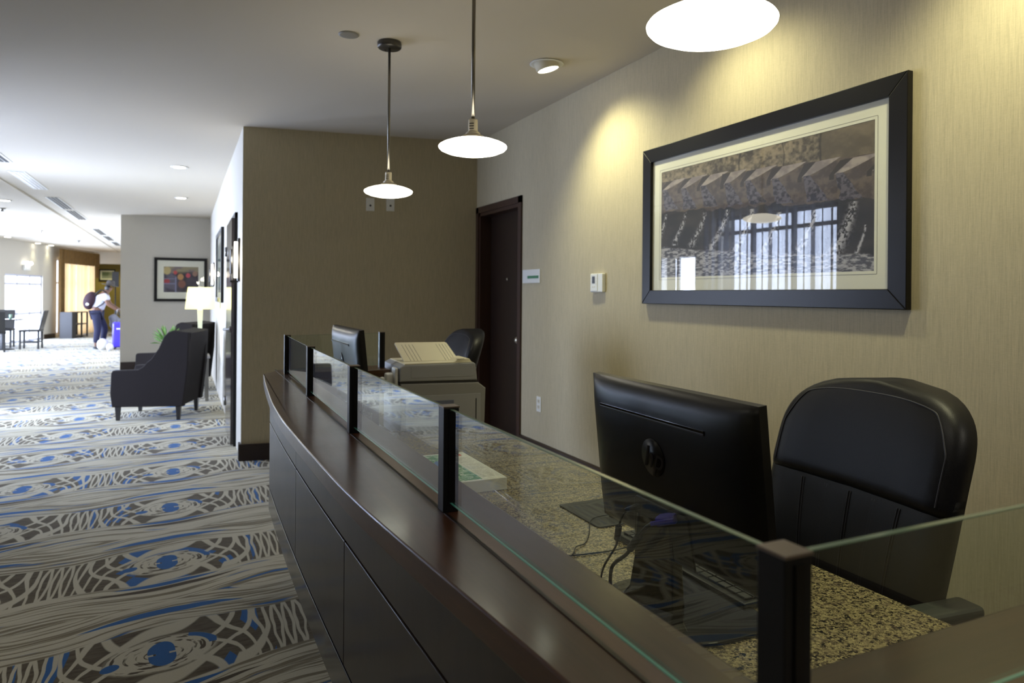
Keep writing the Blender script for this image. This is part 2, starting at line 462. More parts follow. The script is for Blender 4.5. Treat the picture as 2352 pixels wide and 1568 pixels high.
def wall(name, p0, p1, m, z1=2.84, th=.15, holes=(), side=1, z0=0.0):
    """straight wall from p0 to p1; holes = (s0, s1, z0, z1); thickness goes to the left of travel if side=1"""
    p0 = Vector((*p0, 0)); p1 = Vector((*p1, 0)); d = (p1-p0); L = d.length; d.normalize(); n = Vector((-d.y, d.x, 0))*side
    bm = new()
    def seg(a, b, za, zb):
        if b-a < 1e-4 or zb-za < 1e-4: return
        vs = []
        for s in (a, b):
            for t in (0, th):
                for z in (za, zb): vs.append(bm.verts.new(p0+d*s+n*t+Vector((0, 0, z))))
        i = [(0, 1, 3, 2), (4, 6, 7, 5), (0, 4, 5, 1), (2, 3, 7, 6), (1, 5, 7, 3), (0, 2, 6, 4)]
        bmesh.ops.recalc_face_normals(bm, faces=[bm.faces.new([vs[k] for k in q]) for q in i])
    cur = 0
    for (a, b, za, zb) in sorted(holes):
        seg(cur, a, z0, z1); seg(a, b, z0, za); seg(a, b, zb, z1); cur = b
    seg(cur, L, z0, z1)
    return struct(name, bm, m)

wall('wall_right', (2.46, -3), (2.46, 6.3), M['wall'], side=-1, holes=[(8.09, 8.93, 0, 2.17)])
wall('wall_back', (.448, 6.34), (2.46, 6.0), M['wall'], th=.16)
wall('wall_hall', (.448, 6.345), (.448, 14.6), M['hall'], th=.14, side=-1, holes=[(.62, 1.5, 0, 2.13)])
wall('wall_far', (-1.05, 14.6), (.58, 14.6), M['hall'], th=.15, side=1)
wall('wall_passage', (-1.05, 14.75), (-1.05, 31.0), M['hall'], th=.12, side=-1)
wall('wall_rear', (-2.7, -3), (2.6, -3), M['hall'], side=-1)
wall('wall_left', (-2.7, -3), (-2.7, 12.0), M['hall'], th=.2, side=1, holes=[(9.3, 11.6, .08, 2.66), (12.05, 13.05, 0, 2.15)])
wall('wall_left_jog', (-6.7, 12.0), (-2.7, 12.0), M['hall'], th=.2, side=-1)
wall('wall_left_far', (-6.5, 12.0), (-6.5, 14.46), M['hall'], th=.2, side=1, z1=2.822)
AW0, AW1 = Vector((-6.5, 14.46, 0)), Vector((-2.84, 28.35, 0)); AD = (AW1-AW0).normalized(); AN = Vector((-AD.y, AD.x, 0))
def aw(s, n=0, z=0): return AW0+AD*s-AN*n+Vector((0, 0, z))     # n: distance into the room
AL = (AW1-AW0).length
wall('wall_angled', AW0[:2], AW1[:2], M['hall'], th=.2, side=1, z1=2.822,
     holes=[(1.2, 6.4, .25, 2.6), (8.5, 10.6, 0, 1.9), (11.5, 14.2, .1, 2.45)])
wall('wall_end', (-4.2, 31.0), (-.93, 31.0), M['olive'], side=1)
wall('wall_end_left', (-2.84, 28.5), (-3.9, 31.0), M['olive'], side=1)
bm = new(); box(bm, -2.95, -1.05, 28.35, 28.6, 2.42, 2.84); struct('trim_1', bm, M['ceil'])
# baseboards
def baseboard(name, p0, p1, h=.14, t=.018, side=-1, m=None):
    return wall(name, p0, p1, m or M['base'], z1=h, th=t, side=side)
baseboard('baseboard_back', (.43, 6.323), (2.36, 5.99), side=-1)
baseboard('baseboard_corner', (.43, 6.335), (.43, 6.42), side=-1, t=.016)
bm = new()
poly_prism(bm, [(2.46, 0), (2.43, 0), (2.43, .285), (2.44, .30), (2.46, .305)], lambda a, b: (a, -2.98, b), lambda a, b: (a, 5.03, b))
struct('baseboard_right', bm, M['base'])
baseboard('baseboard_far', (-1.04, 14.595), (.44, 14.595), side=-1)
baseboard('baseboard_angled', aw(.1)[:2], aw(8.4)[:2], side=-1)
baseboard('baseboard_angled_far', aw(10.7)[:2], aw(11.4)[:2], side=-1)
baseboard('baseboard_left', (-2.7, -2.9), (-2.7, 9.0), side=-1)

# door in the right wall: casing, dark leaf set back in the opening
bm = new()
box(bm, 2.445, 2.462, 5.035, 5.09, 0, 2.225); box(bm, 2.445, 2.462, 5.035, 5.985, 2.17, 2.225); box(bm, 2.445, 2.462, 5.93, 5.985, 0, 2.225)
box(bm, 2.455, 2.60, 5.07, 5.10, 0, 2.17); box(bm, 2.455, 2.60, 5.90, 5.93, 0, 2.17); box(bm, 2.455, 2.60, 5.07, 5.93, 2.14, 2.17)
bm2 = new(); box(bm2, 2.56, 2.60, 5.10, 5.90, .01, 2.14)
d1 = struct('door_1', bm2, M['doorwood'], 'dark brown door in the right-hand wall by the back corner')
fr_ = obj('door_frame', bm, M['casing'], d1)
bm = new(); lathe(bm, [(0, 0), (.012, 0), (.012, .01), (0, .012)], (2.56, 5.52, 1.56), 16, Matrix.Rotation(-PI/2, 4, 'Y')); obj('peephole', bm, M['brass'], d1)
bm = new(); lathe(bm, [(0, 0), (.026, 0), (.026, .01), (.012, .016), (.011, .05), (.026, .058), (.03, .075), (.02, .09), (0, .094)], (2.56, 5.17, 1.05), 20, Matrix.Rotation(-PI/2, 4, 'Y')); obj('door_knob', bm, M['brass'], d1, True)
bm = new(); box(bm, 2.61, 2.64, 4.9, 6.1, 0, 2.4); struct('trim_2', bm, M['dark'])

# door in the hall wall
bm = new()
box(bm, .40, .45, 6.97, 7.85, .01, 2.12)
d2 = struct('door_2', bm, mat('hall_door', srgb(60, 50, 52), .12, coat=.6), 'glossy dark door in the hall wall beside the near wall sconce')
bm = new(); box(bm, .425, .47, 6.93, 6.97, 0, 2.17); box(bm, .425, .47, 7.85, 7.89, 0, 2.17); box(bm, .425, .47, 6.93, 7.89, 2.12, 2.17); obj('door_frame', bm, M['frame'], d2)
bm = new(); lathe(bm, [(0, 0), (.03, 0), (.03, .012), (.012, .018), (.012, .06), (0, .06)], (.40, 7.06, 1.08), 20, Matrix.Rotation(-PI/2, 4, 'Y')); tube(bm, [(.345, 7.06, 1.08), (.342, 7.12, 1.08), (.345, 7.18, 1.075)], .010); obj('door_handle', bm, M['steel'], d2)
for z in (.3, 1.85):
    bm = new(); tube(bm, [(.394, 7.86, z-.05), (.394, 7.86, z+.05)], .009, smooth=False); obj('hinge', bm, M['steel'], d2)

# window assemblies ------------------------------------------------
def curtain_mesh(p0, d, n, L, z0, z1, folds, amp, seg=10, flare=1.0):
    bm = new(); N = folds*seg; rows = 6; g = []
    rnd = [random.uniform(.6, 1.3) for _ in range(folds+1)]
    for j in range(rows+1):
        row = []
        for i in range(N+1):
            s = L*i/N; k = i/seg
            a = amp*rnd[int(k) if int(k) < folds else folds-1]*math.sin(2*PI*k)*(1+.15*j/rows)
            row.append(bm.verts.new(p0+d*s+n*a+Vector((0, 0, z1+(z0-z1)*j/rows))))
        g.append(row)
    for j in range(rows):
        for i in range(N): bm.faces.new((g[j][i], g[j][i+1], g[j+1][i+1], g[j+1][i])).smooth = True
    return bm
def window(name, P, d, n, s0, s1, z0, z1, nx, nz, fm=None, label=None):
    """P origin, d along wall, n into the room; frame with mullions, glazing as child"""
    fm = fm or M['white']
    bm = new()
    def b(a0, a1, za, zb, t=.05):
        vs = [bm.verts.new(P+d*s-n*q+Vector((0, 0, z))) for s in (a0, a1) for q in (.04, .04+t) for z in (za, zb)]
        i = [(0, 1, 3, 2), (4, 6, 7, 5), (0, 4, 5, 1), (2, 3, 7, 6), (1, 5, 7, 3), (0, 2, 6, 4)]
        bmesh.ops.recalc_face_normals(bm, faces=[bm.faces.new([vs[k] for k in q]) for q in i])
    w = .055
    b(s0, s0+w, z0, z1); b(s1-w, s1, z0, z1); b(s0, s1, z0, z0+w); b(s0, s1, z1-w, z1)
    for i in range(1, nx): s = s0+(s1-s0)*i/nx; b(s-w*.6, s+w*.6, z0, z1, .045)
    for f in nz: z = z0+(z1-z0)*f; b(s0, s1, z-w*.5, z+w*.5, .04)
    o = struct(name, bm, fm, label)
    bm = new(); vs = [P+d*s-n*.07+Vector((0, 0, z)) for s, z in ((s0+.02, z0+.02), (s1-.02, z0+.02), (s1-.02, z1-.02), (s0+.02, z1-.02))]
    bm.faces.new([bm.verts.new(v) for v in vs]); obj('pane', bm, M['clear'], o)
    return o
M['clear'] = glass_mat('window_glass', (.97, .98, 1))
M['clear'].node_tree.nodes['ior'].inputs['To Min'].default_value = 1.15; M['clear'].node_tree.nodes['ior'].inputs['To Max'].default_value = 1/1.15
M['doorwhite'] = mat('door_white', srgb(206, 208, 222), .4)
XL = Vector((-2.7, 0, 0)); DY = Vector((0, 1, 0)); NX = Vector((1, 0, 0))
window('window_1', XL, DY, NX, 6.3, 8.6, .08, 2.66, 3, [.90], M['dark'])
window('door_3', XL, DY, NX, 9.05, 10.05, .0, 2.15, 2, [.47], M['steel'])
window('window_2', AW0, AD, -AN, 1.2, 6.4, .25, 2.6, 5, [.5])
window('door_4', AW0, AD, -AN, 8.5, 10.6, .0, 1.9, 3, [.42, .86], M['doorwhite'], 'bright glazed entrance doors at the far left')
window('window_3', AW0, AD, -AN, 11.5, 14.2, .1, 2.45, 5, [.68], M['doorwhite'], 'tall window behind the far gold curtain')

sheer_cool = sheer_mat('sheer_cool', (.30, .32, .38), .75)
bm = curtain_mesh(Vector((-2.56, 6.2, 0)), DY, NX, 2.5, .03, 2.82, 17, .07)
tag(obj('sheer_curtain', bm, sheer_cool), 'pale sheer curtain mirrored in the glass of the big picture', 'curtain')
sheer_warm = sheer_mat('sheer_warm', srgb(232, 206, 164), .38)
gold = mat('gold_drape', srgb(112, 84, 40), .8, var=.3, vscale=12)
cur = thing('window_curtain', 'floor-length gold and brown curtain over the far window', 'curtain', (0, 0, 0))
bm = curtain_mesh(aw(11.2, .16), AD, -AN, 2.75, .04, 2.5, 13, .06); obj('sheer_panel', bm, sheer_warm, cur)
bm = curtain_mesh(aw(11.12, .26), AD, -AN, 3.0, 2.30, 2.74, 12, .03); obj('valance', bm, gold, cur)
bm = curtain_mesh(aw(11.12, .24), AD, -AN, .32, .04, 2.74, 3, .04); obj('side_drape', bm, gold, cur)
bm = curtain_mesh(aw(13.85, .24), AD, -AN, .22, 1.9, 2.74, 2, .04); obj('side_drape', bm, gold, cur)

# ------------------------------------------------------------------ recessed lights, vents, detectors
warm = (1, .96, .58)
def downlight(loc, label, power, color=warm, tilt=None, r=.065, size=1.25, grp=None, prot=False, spot=True, target=None):
    t = thing('recessed_light', label, 'ceiling light', loc, 0, grp)
    bm = new()
    if prot:
        lathe(bm, [(r*1.25, .0), (r*1.55, -.002), (r*1.6, -.006), (r*1.5, -.009), (r*1.22, -.006)], seg=40); obj('trim_ring', bm, M['white'], t)
        MT = Matrix.Rotation(math.radians(-14), 4, Vector((.3, 1, 0)))
        bm = new(); lathe(bm, [(r*1.2, .02), (r*1.12, -.035), (r*1.0, -.042), (r*.98, -.034)], seg=40, M=MT); obj('eyeball', bm, M['offwhite'], t, True)
        bm = new(); lathe(bm, [(0, -.036), (r*.99, -.036), (r*.99, -.030), (0, -.030)], seg=40, M=MT); obj('lamp_face', bm, M['lampglow'], t)
    else:
        lathe(bm, [(r*.95, -.001), (r*1.35, -.001), (r*1.4, -.006), (r*1.3, -.010), (r*1.0, -.006)], seg=32); obj('trim_ring', bm, M['white'], t)
        bm = new(); lathe(bm, [(0, -.009), (r*.98, -.009), (r*.98, -.003), (0, -.003)], seg=32); obj('lamp_face', bm, M['lampglow'], t)
    if power:
        l = bpy.data.lights.new('spot', 'SPOT'); l.energy = power; l.color = color; l.spot_size = size; l.spot_blend = .85; l.shadow_soft_size = .05
        o = bpy.data.objects.new('lamp', l); COL.objects.link(o); o.parent = t; o.location = (0, 0, -.06 if prot else -.03)
        d = (Vector(target)-Vector(loc)) if target else Vector((0, 0, -1))
        o.rotation_euler = d.to_track_quat('-Z', 'Y').to_euler()
    return t
G1 = 'wall washer lights over the reception desk'
downlight((2.0, 3.77, 2.84), 'lit eyeball spotlight in the ceiling above the reception desk, beside the right wall', 48, size=2.0, prot=True, target=(2.46, 3.55, 1.5))
downlight((2.0, 1.25, 2.84), 'eyeball spotlight in the ceiling above the near black chair', 44, size=2.2, target=(2.46, 1.15, 1.5), grp=None)
downlight((2.0, 2.55, 2.84), 'eyeball spotlight in the ceiling above the big picture', 30, size=2.2, target=(2.6, 2.5, 1.4))
for p_, lb, pw_ in (((-.9, 2.2), 'added fill light over the lobby carpet beside the counter, above the view', 13), ((-.9, -.4), 'added unseen fill light over the lobby behind the viewpoint', 12),
                 ((1.0, -1.2), 'added unseen fill light behind the reception end, nearest the rear wall', 12), ((2.05, -.6), 'added unseen fill light right of the viewpoint, washing the wall', 50), ((-2.0, .9), 'added unseen fill light by the left lobby wall', 14)):
    downlight((*p_, 2.84), lb, pw_, (1, .95, .80), size=2.3)  # invented lamps out of view, added to brighten the near walls and carpet
GH = 'hallway recessed lights'
downlight((-.055, 8.716, 2.84), 'nearer of the two round lights over the hallway armchairs', 26, target=(.3, 8.9, 0))
downlight((-.045, 11.54, 2.84), 'farther of the two round lights over the hallway armchairs', 26, target=(.3, 11.6, 0))
downlight((-1.547, 16.97, 2.84), 'nearer of two recessed lights left of the grey wall end', 12)
downlight((-1.529, 18.19, 2.84), 'farther of two recessed lights left of the grey wall end', 12)
for p, lb, pw_ in [((-2.5, 13.03), 'recessed light nearest the camera in the far left ceiling', 8),
              ((-3.0, 16.9), 'right one of a close pair of far left ceiling lights', 0),
              ((-3.26, 16.9), 'left one of a close pair of far left ceiling lights', 8),
              ((-2.97, 19.4), 'recessed ceiling light above the backpacker, before the curtain', 8),
              ((-4.1, 21.7), 'recessed ceiling light near the glass entrance doors', 14),
              ((-3.83, 24.1), 'left of two small ceiling lights before the curtain top', 14),
              ((-3.63, 24.95), 'right of two small ceiling lights before the curtain top', 14),
              ((-3.4, 15.2), 'recessed ceiling light at the left edge of the view', 8)]:
    downlight((*p, ZL), lb, pw_)
def vent(y0, y1, label, x=-1.80, w=.14, lit=False):
    t = thing('linear_vent', label, 'ceiling vent', (x, (y0+y1)/2, 2.84))
    L = (y1-y0)/2
    bm = new(); box(bm, -w/2-.02, w/2+.02, -L-.02, L+.02, -.006, -.0005)
    obj('frame', bm, M['white'], t)
    for k in (-1, 0, 1):
        bm = new(); box(bm, k*w/3-.017, k*w/3+.017, -L, L, -.009, -.005); obj('slot', bm, M['steel'] if lit else M['dark'], t)
for a, b_, lb, lt in [(7.7, 9.25, 'ceiling slot vent cut by the left edge of the picture', 0),
                 (9.95, 11.5, 'bright louvred ceiling vent, second from the left edge', 1),
                 (12.4, 14.0, 'dark ceiling slot vent, third from the left edge', 0),
                 (14.3, 15.9, 'pale ceiling slot vent, fourth from the left edge', 0),
                 (18.1, 19.9, 'ceiling slot vent just left of the paired lights', 0),
                 (20.3, 21.9, 'small far ceiling slot vent below the paired lights', 0),
                 (22.6, 24.2, 'farthest ceiling slot vent near the grey wall corner', 0)]:
    vent(a, b_, lb, lit=lt)
bm = new(); lathe(bm, [(.055, 0), (.055, -.004), (.045, -.007), (0, -.007)], seg=32)
o = obj('ceiling_cap', bm, mat('sprinkler_cap', srgb(140, 138, 134), .5)); o.location = (.807, 3.834, 2.84); tag(o, 'flat round grey sprinkler cover on the ceiling near the far pendant', 'sprinkler cover')
for (px_, py_, lb) in [(-2.78, 14.3, 'small grey sprinkler head in the far left ceiling, nearest'), (-2.95, 19.0, 'small grey sprinkler head above the curtain'), (-2.6, 22.2, 'tiny sprinkler head farthest down the ceiling')]:
    bm = new(); lathe(bm, [(.05, 0), (.05, -.012), (.02, -.02), (.018, -.045), (.04, -.05), (0, -.055)], seg=16)
    o = obj('sprinkler_head', bm, M['steel']); o.location = (px_, py_, ZL); tag(o, lb, 'sprinkler')

# ------------------------------------------------------------------ pendants
def pendant(loc, label):
    t = thing('pendant_lamp', label, 'pendant lamp', loc, 0)
    z = 2.84-loc[2]
    bm = new(); lathe(bm, [(.0, z), (.065, z), (.067, z-.006), (.067, z-.028), (.062, z-.034), (0, z-.034)], seg=40)
    for a in (1, 2.2): lathe(bm, [(0, z-.039), (.004, z-.038), (.005, z-.034)], (.04*math.cos(a*2), .04*math.sin(a*2), 0), 10)
    obj('ceiling_canopy', bm, M['canopy'], t)
    bm = new(); tube(bm, [(0, 0, .112), (0, 0, z-.03)], .0075, 12, smooth=False); obj('rod', bm, M['rod'], t)
    bm = new(); lathe(bm, [(.046, .028), (.048, .034), (.048, .040), (.043, .047), (.032, .052), (.029, .054), (.029, .059), (.023, .061), (.023, .064), (.0185, .066), (.0185, .110), (.017, .113), (.008, .114)], seg=32); autosmooth(obj('socket_cap', bm, M['brass'], t), 25)
    bm = new()
    for k in range(3): box(bm, -.0195, -.0175, -.009, .009, .072+k*.010, .076+k*.010)
    xf(bm, Matrix.Rotation(.9, 4, 'Z')); obj('vent_slots', bm, M['canopy'], t)
    prof = [(a*.925, b*.95) for a, b in [(0, -.030), (.04, -.029), (.08, -.025), (.115, -.017), (.138, -.007), (.1455, .001), (.1465, .006), (.143, .011), (.128, .019), (.10, .029), (.07, .036), (.045, .040), (0, .041)]]
    bm = new(); lathe(bm, prof, seg=64); obj('glass_shade', bm, M['shade'], t, True)
    return t
p1 = pendant((1.04, 3.853, 1.995), 'farthest pendant lamp, white disc hanging in front of the back wall')
p2 = pendant((1.03, 2.56, 2.0), 'middle pendant lamp, white disc hanging over the granite desk')
p3 = pendant((1.008, 1.159, 1.993), 'nearest pendant lamp, big white disc cut by the top edge')

# ------------------------------------------------------------------ reception counter
OUT = [(.352, .40), (.343, .6), (.331, .75), (.305, 1.05), (.287, 1.3), (.278, 1.556), (.270, 2.1), (.278, 2.5), (.296, 2.83), (.315, 3.13), (.340, 3.445), (.345, 3.47)]
def smooth2(pts, n=5): return [(v.x, v.y) for v in smooth_path([(a, b, 0) for a, b in pts], n)]
outc = smooth2(OUT)
def off(c, d): return [(a+d, b) for a, b in c]
cnt = thing('reception_counter', 'curved dark espresso reception counter running away from the camera', 'counter', (0, 0, 0))
bm = new(); poly = outc+[(.42, 3.62), (.515, 3.66), (.515, .40)]
poly_prism(bm, poly, lambda a, b: (a, b, 1.000), lambda a, b: (a, b, 1.04), bev=.003)
obj('countertop', bm, M['counter'], cnt)
# routed inner rail of the top, in two shallow steps
bm = new()
for xa, xb, zt in ((.412, .418, 1.0412), (.446, .452, 1.0412)):
    box(bm, xa, xb, .41, 3.64, 1.0402, zt)
obj('inlay_groove', bm, mat('groove_dark', srgb(30, 18, 12), .3), cnt)
# nearly straight front below the bowed top: apron, panels with thin reveals, glossy bottom rail, recessed plinth
FRONT = smooth2([(.380, .42), (.366, 1.0), (.352, 1.7), (.347, 2.2), (.348, 2.6), (.353, 3.0), (.362, 3.37)])
ys_, xs_ = [y for _, y in FRONT], [x for x, _ in FRONT]
def clip(a, b, d=0.0): return [(float(np.interp(a+(b-a)*i/8, ys_, xs_))+d, a+(b-a)*i/8) for i in range(9)]
def strip(bm, c, z0, z1, th=.02):
    poly_prism(bm, c+[(a+th, b) for a, b in c[::-1]], lambda a, b: (a, b, z0), lambda a, b: (a, b, z1), bev=.0015)
for a, b in ((.42, 2.4385), (2.4415, 3.37)):
    bm = new(); strip(bm, clip(a, b), .833, .999); obj('apron', bm, M['panel'], cnt)
cuts = [.42, .92, 1.68, 2.44, 3.37]
for a, b in zip(cuts, cuts[1:]):
    bm = new(); strip(bm, clip(a+.003, b-(.003 if b < 3.3 else 0)), .532, .827, .018); obj('front_panel', bm, M['panel'], cnt)
bm = new(); strip(bm, clip(.42, 3.37, -.002), .428, .527, .02); obj('bottom_rail', bm, M['plinth'], cnt)
bm = new(); strip(bm, clip(.43, 3.36, .022), .44, .995, .02); obj('backing', bm, M['black'], cnt)
bm = new(); box(bm, .53, .55, .5, 3.36, 0, .70); obj('plinth', bm, M['black'], cnt)
bm = new(); box(bm, .385, .515, 3.35, 3.37, .43, .999); obj('end_panel', bm, M['panel'], cnt)
# inner side
bm = new(); box(bm, .495, .512, .52, 3.37, .742, .999); obj('inner_panel', bm, M['panel'], cnt)

ret = thing('counter_return', 'brown wood end of the counter closest to the camera, lower right', 'counter', (0, 0, 0))
bm = new(); box(bm, .5165, 2.0, .24, .515, 1.0, 1.04, .003); box(bm, .352, .5165, .24, .399, 1.0, 1.04, .003); obj('countertop', bm, M['counterx'], ret)
bm = new(); box(bm, .53, 1.95, .47, .49, .745, .999); box(bm, .42, 1.95, .30, .32, 0, .999); obj('front_panel', bm, M['panel'], ret)
ret2 = thing('counter_return', 'short brown wood ledge at the far end of the counter behind the far monitor', 'counter', (0, 0, 0))
bm = new(); box(bm, .5165, .952, 3.46, 3.68, 1.0, 1.04, .003); obj('countertop', bm, M['counterx'], ret2)
bm = new(); box(bm, .53, .90, 3.62, 3.64, 0, .999); box(bm, .56, .90, 3.48, 3.50, .745, .999); obj('front_panel', bm, M['panel'], ret2)

# granite desk, lower, on two dark pedestals
desk = thing('granite_desk', 'speckled tan granite desktop behind the counter', 'desk', (0, 0, 0))
bm = new(); box(bm, .53, 1.458, .50, 3.36, .71, .74, .006, 3); box(bm, .93, 1.458, 3.364, 3.95, .71, .74, .006, 3); obj('worktop', bm, M['granite'], desk)
for y0, y1 in ((.55, .60), (1.95, 2.35), (3.0, 3.30), (3.45, 3.9)):
    bm = new(); box(bm, .95, 1.40, y0, y1, 0, .708, .003); obj('pedestal', bm, M['panel'], desk)

# posts and glass screens
def post(x, y, label, ang=0, s=.0285, z=1.04, h=.182):
    t = thing('screen_post', label, 'post', (x, y, z), ang)
    bm = new(); box(bm, -s/2, s/2, -s/2, s/2, 0, h, .0012); obj('upright', bm, M['post'], t)
    bm = new(); box(bm, -s*.16, s*.16, -s*.56, -s*.5, .02, h-.005); obj('glazing_channel', bm, M['frame'], t)
    bm = new(); box(bm, -s*.53, s*.53, -s*.53, s*.53, h, h+.003, .0008); obj('cap', bm, M['postcap'], t)
    return t
PP = [(.425, .40), (.425, 1.160), (.424, 1.915), (.430, 2.67), (.446, 3.44), (.934, 3.57)]
PL = ['nearest black corner post of the glass screen, at lower centre right', 'black glass post on the counter beside the map pad', 'black glass post on the counter, third from the camera',
      'black glass post on the counter, fourth from the camera', 'black corner post at the far end of the counter', 'black post at the far right end of the glass screen, by the printer']
for i, ((x, y), l) in enumerate(zip(PP, PL)):
    post(x, y, l, ang=0)
def pane(a, b, label, z0=1.057, z1=1.219, gap=.0145, t=.006, e2=True):
    a = Vector((*a, 0)); b = Vector((*b, 0)); d = (b-a).normalized(); L = (b-a).length-2*gap; mid = (a+b)/2
    o = thing('glass_screen', label, 'glass screen', (mid.x, mid.y, 0), math.atan2(d.y, d.x))
    bm = new(); box(bm, -L/2, L/2, -t/2, t/2, z0, z1); 
    obj('pane', bm, M['glass'], o)
    bm = new(); box(bm, -L/2, L/2, -t/2, t/2, z1+.0002, z1+.0012); obj('top_edge', bm, M['edge'], o)
    bm = new(); box(bm, -L/2, L/2, -t/2+.001, t/2-.001, z0-.0012, z0-.0002); obj('bottom_edge', bm, M['edgeteal'], o)
    return o
GL = ['clear glass panel nearest the camera along the counter, in front of the black monitor', 'glass panel between the second and third posts, mirroring the blue carpet',
      'glass panel between the third and fourth posts, in front of the printer', 'far glass panel between the last two posts of the counter front', 'farthest glass panel across the end of the counter, behind the far monitor']
for i in range(5): pane(PP[i], PP[i+1], GL[i])
pane(PP[0], (2.0, .40), 'glass panel across the near end of the counter, before the black chair')

# ------------------------------------------------------------------ computer monitors
def monitor(loc, rz, label, w=.53, h=.345, zb=.14, stand=True):
    """local: screen faces +X, back faces -X, width along Y; origin on the desk under the hinge"""
    t = thing('computer_monitor', label, 'monitor', loc, rz)
    tilt = math.radians(-6)
    R = Matrix.Translation((0, 0, zb)) @ Matrix.Rotation(tilt, 4, 'Y')
    bm = new()
    nx, nz = 12, 9
    # domed back shell
    def shell(y, z):
        u = abs(2*y/w); v = abs(2*(z-h/2)/h)
        e = max(0, 1-u**6)**.6*max(0, 1-v**7)**.6
        return -.012-.026*e
    ys = [-w/2+w*i/28 for i in range(29)]; zs = [h*j/20 for j in range(21)]
    g = [[bm.verts.new((shell(y, z), y, z)) for y in ys] for z in zs]
    for j in range(20):
        for i in range(28): bm.faces.new((g[j][i], g[j+1][i], g[j+1][i+1], g[j][i+1])).smooth = True
    rim = [g[0][i] for i in range(29)]+[g[j][28] for j in range(1, 21)]+[g[20][i] for i in range(27, -1, -1)]+[g[j][0] for j in range(19, 0, -1)]
    fr = [bm.verts.new((.006, v.co.y, v.co.z)) for v in rim]
    n = len(rim)
    for i in range(n): bm.faces.new((rim[i], rim[(i+1) % n], fr[(i+1) % n], fr[i]))
    bm.faces.new(fr)
    bmesh.ops.recalc_face_normals(bm, faces=bm.faces[:])
    xf(bm, R); obj('housing', bm, M['black'], t)
    bm = new(); box(bm, .0065, .008, -w/2+.012, w/2-.012, .018, h-.012); xf(bm, R); obj('screen', bm, M['gloss'], t)
    bm = new(); box(bm, -.0392, -.0360, -.5*w*.57, .5*w*.76, h-.065, h-.060, .0005); xf(bm, R); vs_ = obj('vent_slot', bm, M['gloss'], t)
    bm = new(); box(bm, -.0396, -.0360, -.5*w*.57, .5*w*.76, h-.070, h-.0652, .0012); xf(bm, R); obj('slot_lip', bm, M['slot'], vs_)
    bm = new(); lathe(bm, [(0, 0), (.040, 0), (.040, .0012), (0, .0014)], (-.0382, .012, h*.58), 40, Matrix.Rotation(-PI/2, 4, 'Y')); xf(bm, R)
    lg = obj('logo_disc', bm, M['frame'], t)
    tb = text_bm('hp', .068, .0004, .35, .0)
    # text reads from behind: x_text -> -Y ... seen from -X side, right is -Y
    TM = Matrix(((0, 0, -1, -.0402), (-1, 0, 0, .012), (0, 1, 0, h*.575), (0, 0, 0, 1)))
    xf(tb, R @ TM); obj('logo_letters', tb, M['logo'], lg)
    # connector recess hood
    bm = new(); poly_prism(bm, [(-.105, .0), (-.095, .098), (-.085, .105), (.085, .105), (.095, .098), (.105, 0)], lambda a, b: (-.041, a, b), lambda a, b: (-.036, a, b), bev=.002); xf(bm, R); obj('port_cover', bm, M['black'], t)
    if stand:
        bm = new()
        prof = [(-.045, .002), (-.045, .012)]
        prof_n = [(-.105, .0), (-.088, .010), (-.080, .03), (-.072, .10), (-.064, .200), (.060, .200), (.068, .10), (.076, .03), (.084, .010), (.10, 0)]
        lean = lambda b: -.034-.03*max(0, .04-b)/.04
        poly_prism(bm, prof_n, lambda a, b: (lean(b)-.014, a+.03, b+.008), lambda a, b: (lean(b)+.014+.02*max(0, .04-b)/.04, a+.03, b+.008), bev=.005, seg=3)
        obj('stand_neck', bm, M['gloss'], t)
        bm = new(); pts = []
        for k in range(40):
            a = 2*PI*k/40; ca, sa = math.cos(a), math.sin(a)
            pts.append((.045+.12*math.copysign(abs(ca)**.45, ca), .03+.165*math.copysign(abs(sa)**.45, sa)))
        poly_prism(bm, pts, lambda a, b: (a, b, .001), lambda a, b: (a, b, .009), bev=.003); obj('stand_base', bm, M['gloss2'], t)
    return t
M['slot'] = mat('slot_grey', srgb(44, 44, 50), .4)
M['logo'] = mat('logo_letter', srgb(30, 28, 30), .3)
mon = monitor((.955, 1.185, .74), -.03, 'large black computer monitor seen from behind on the granite desk, right of centre', w=.565, h=.352, zb=.142)
mon2 = dup(mon, (.70, 3.12, .74), 0, 'far black computer monitor seen edge-on near the printer, with a light logo')
for c in mon2.children:
    if c.name.startswith(('housing', 'screen', 'vent', 'logo', 'port')): c.location.z += .04

# ------------------------------------------------------------------ light on the granite: keyboard etc
kb = thing('keyboard', 'black keyboard on the desk below the large monitor', 'keyboard', (1.175, 1.395, .741), 0)
bm = new(); box(bm, -.075, .07, -.25, .25, 0, .016, .004, 2); obj('case', bm, M['black'], kb)
bm = new()
for r in range(5):
    for c in range(15): box(bm, -.058+r*.023, -.058+r*.023+.019, -.236+c*.0315, -.236+c*.0315+.027, .016, .021, .001, 1)
k = obj('keys', bm, M['dark'], kb)
mp = thing('mouse_pad', 'black mouse pad lying on the granite left of the large monitor', 'mouse pad', (1.215, 1.855, .7405), 0)
bm = new(); pts = [(s*.10+.012*math.cos(a), q*.11+.012*math.sin(a)) for (s, q, a0) in ((1, 1, 0), (-1, 1, PI/2), (-1, -1, PI), (1, -1, 1.5*PI)) for a in [a0+PI/2*i/4 for i in range(5)]]
poly_prism(bm, pts, lambda a, b: (a, b, 0), lambda a, b: (a, b, .003)); obj('pad', bm, M['dark'], mp)
ms = thing('computer_mouse', 'small black mouse half hidden behind the large monitor', 'mouse', (1.235, 1.80, .7435), 0)
bm = new(); bmesh.ops.create_uvsphere(bm, u_segments=20, v_segments=12, radius=1)
for v in bm.verts: v.co = Vector((v.co.x*.05, v.co.y*.03, max(v.co.z, 0)*.03))
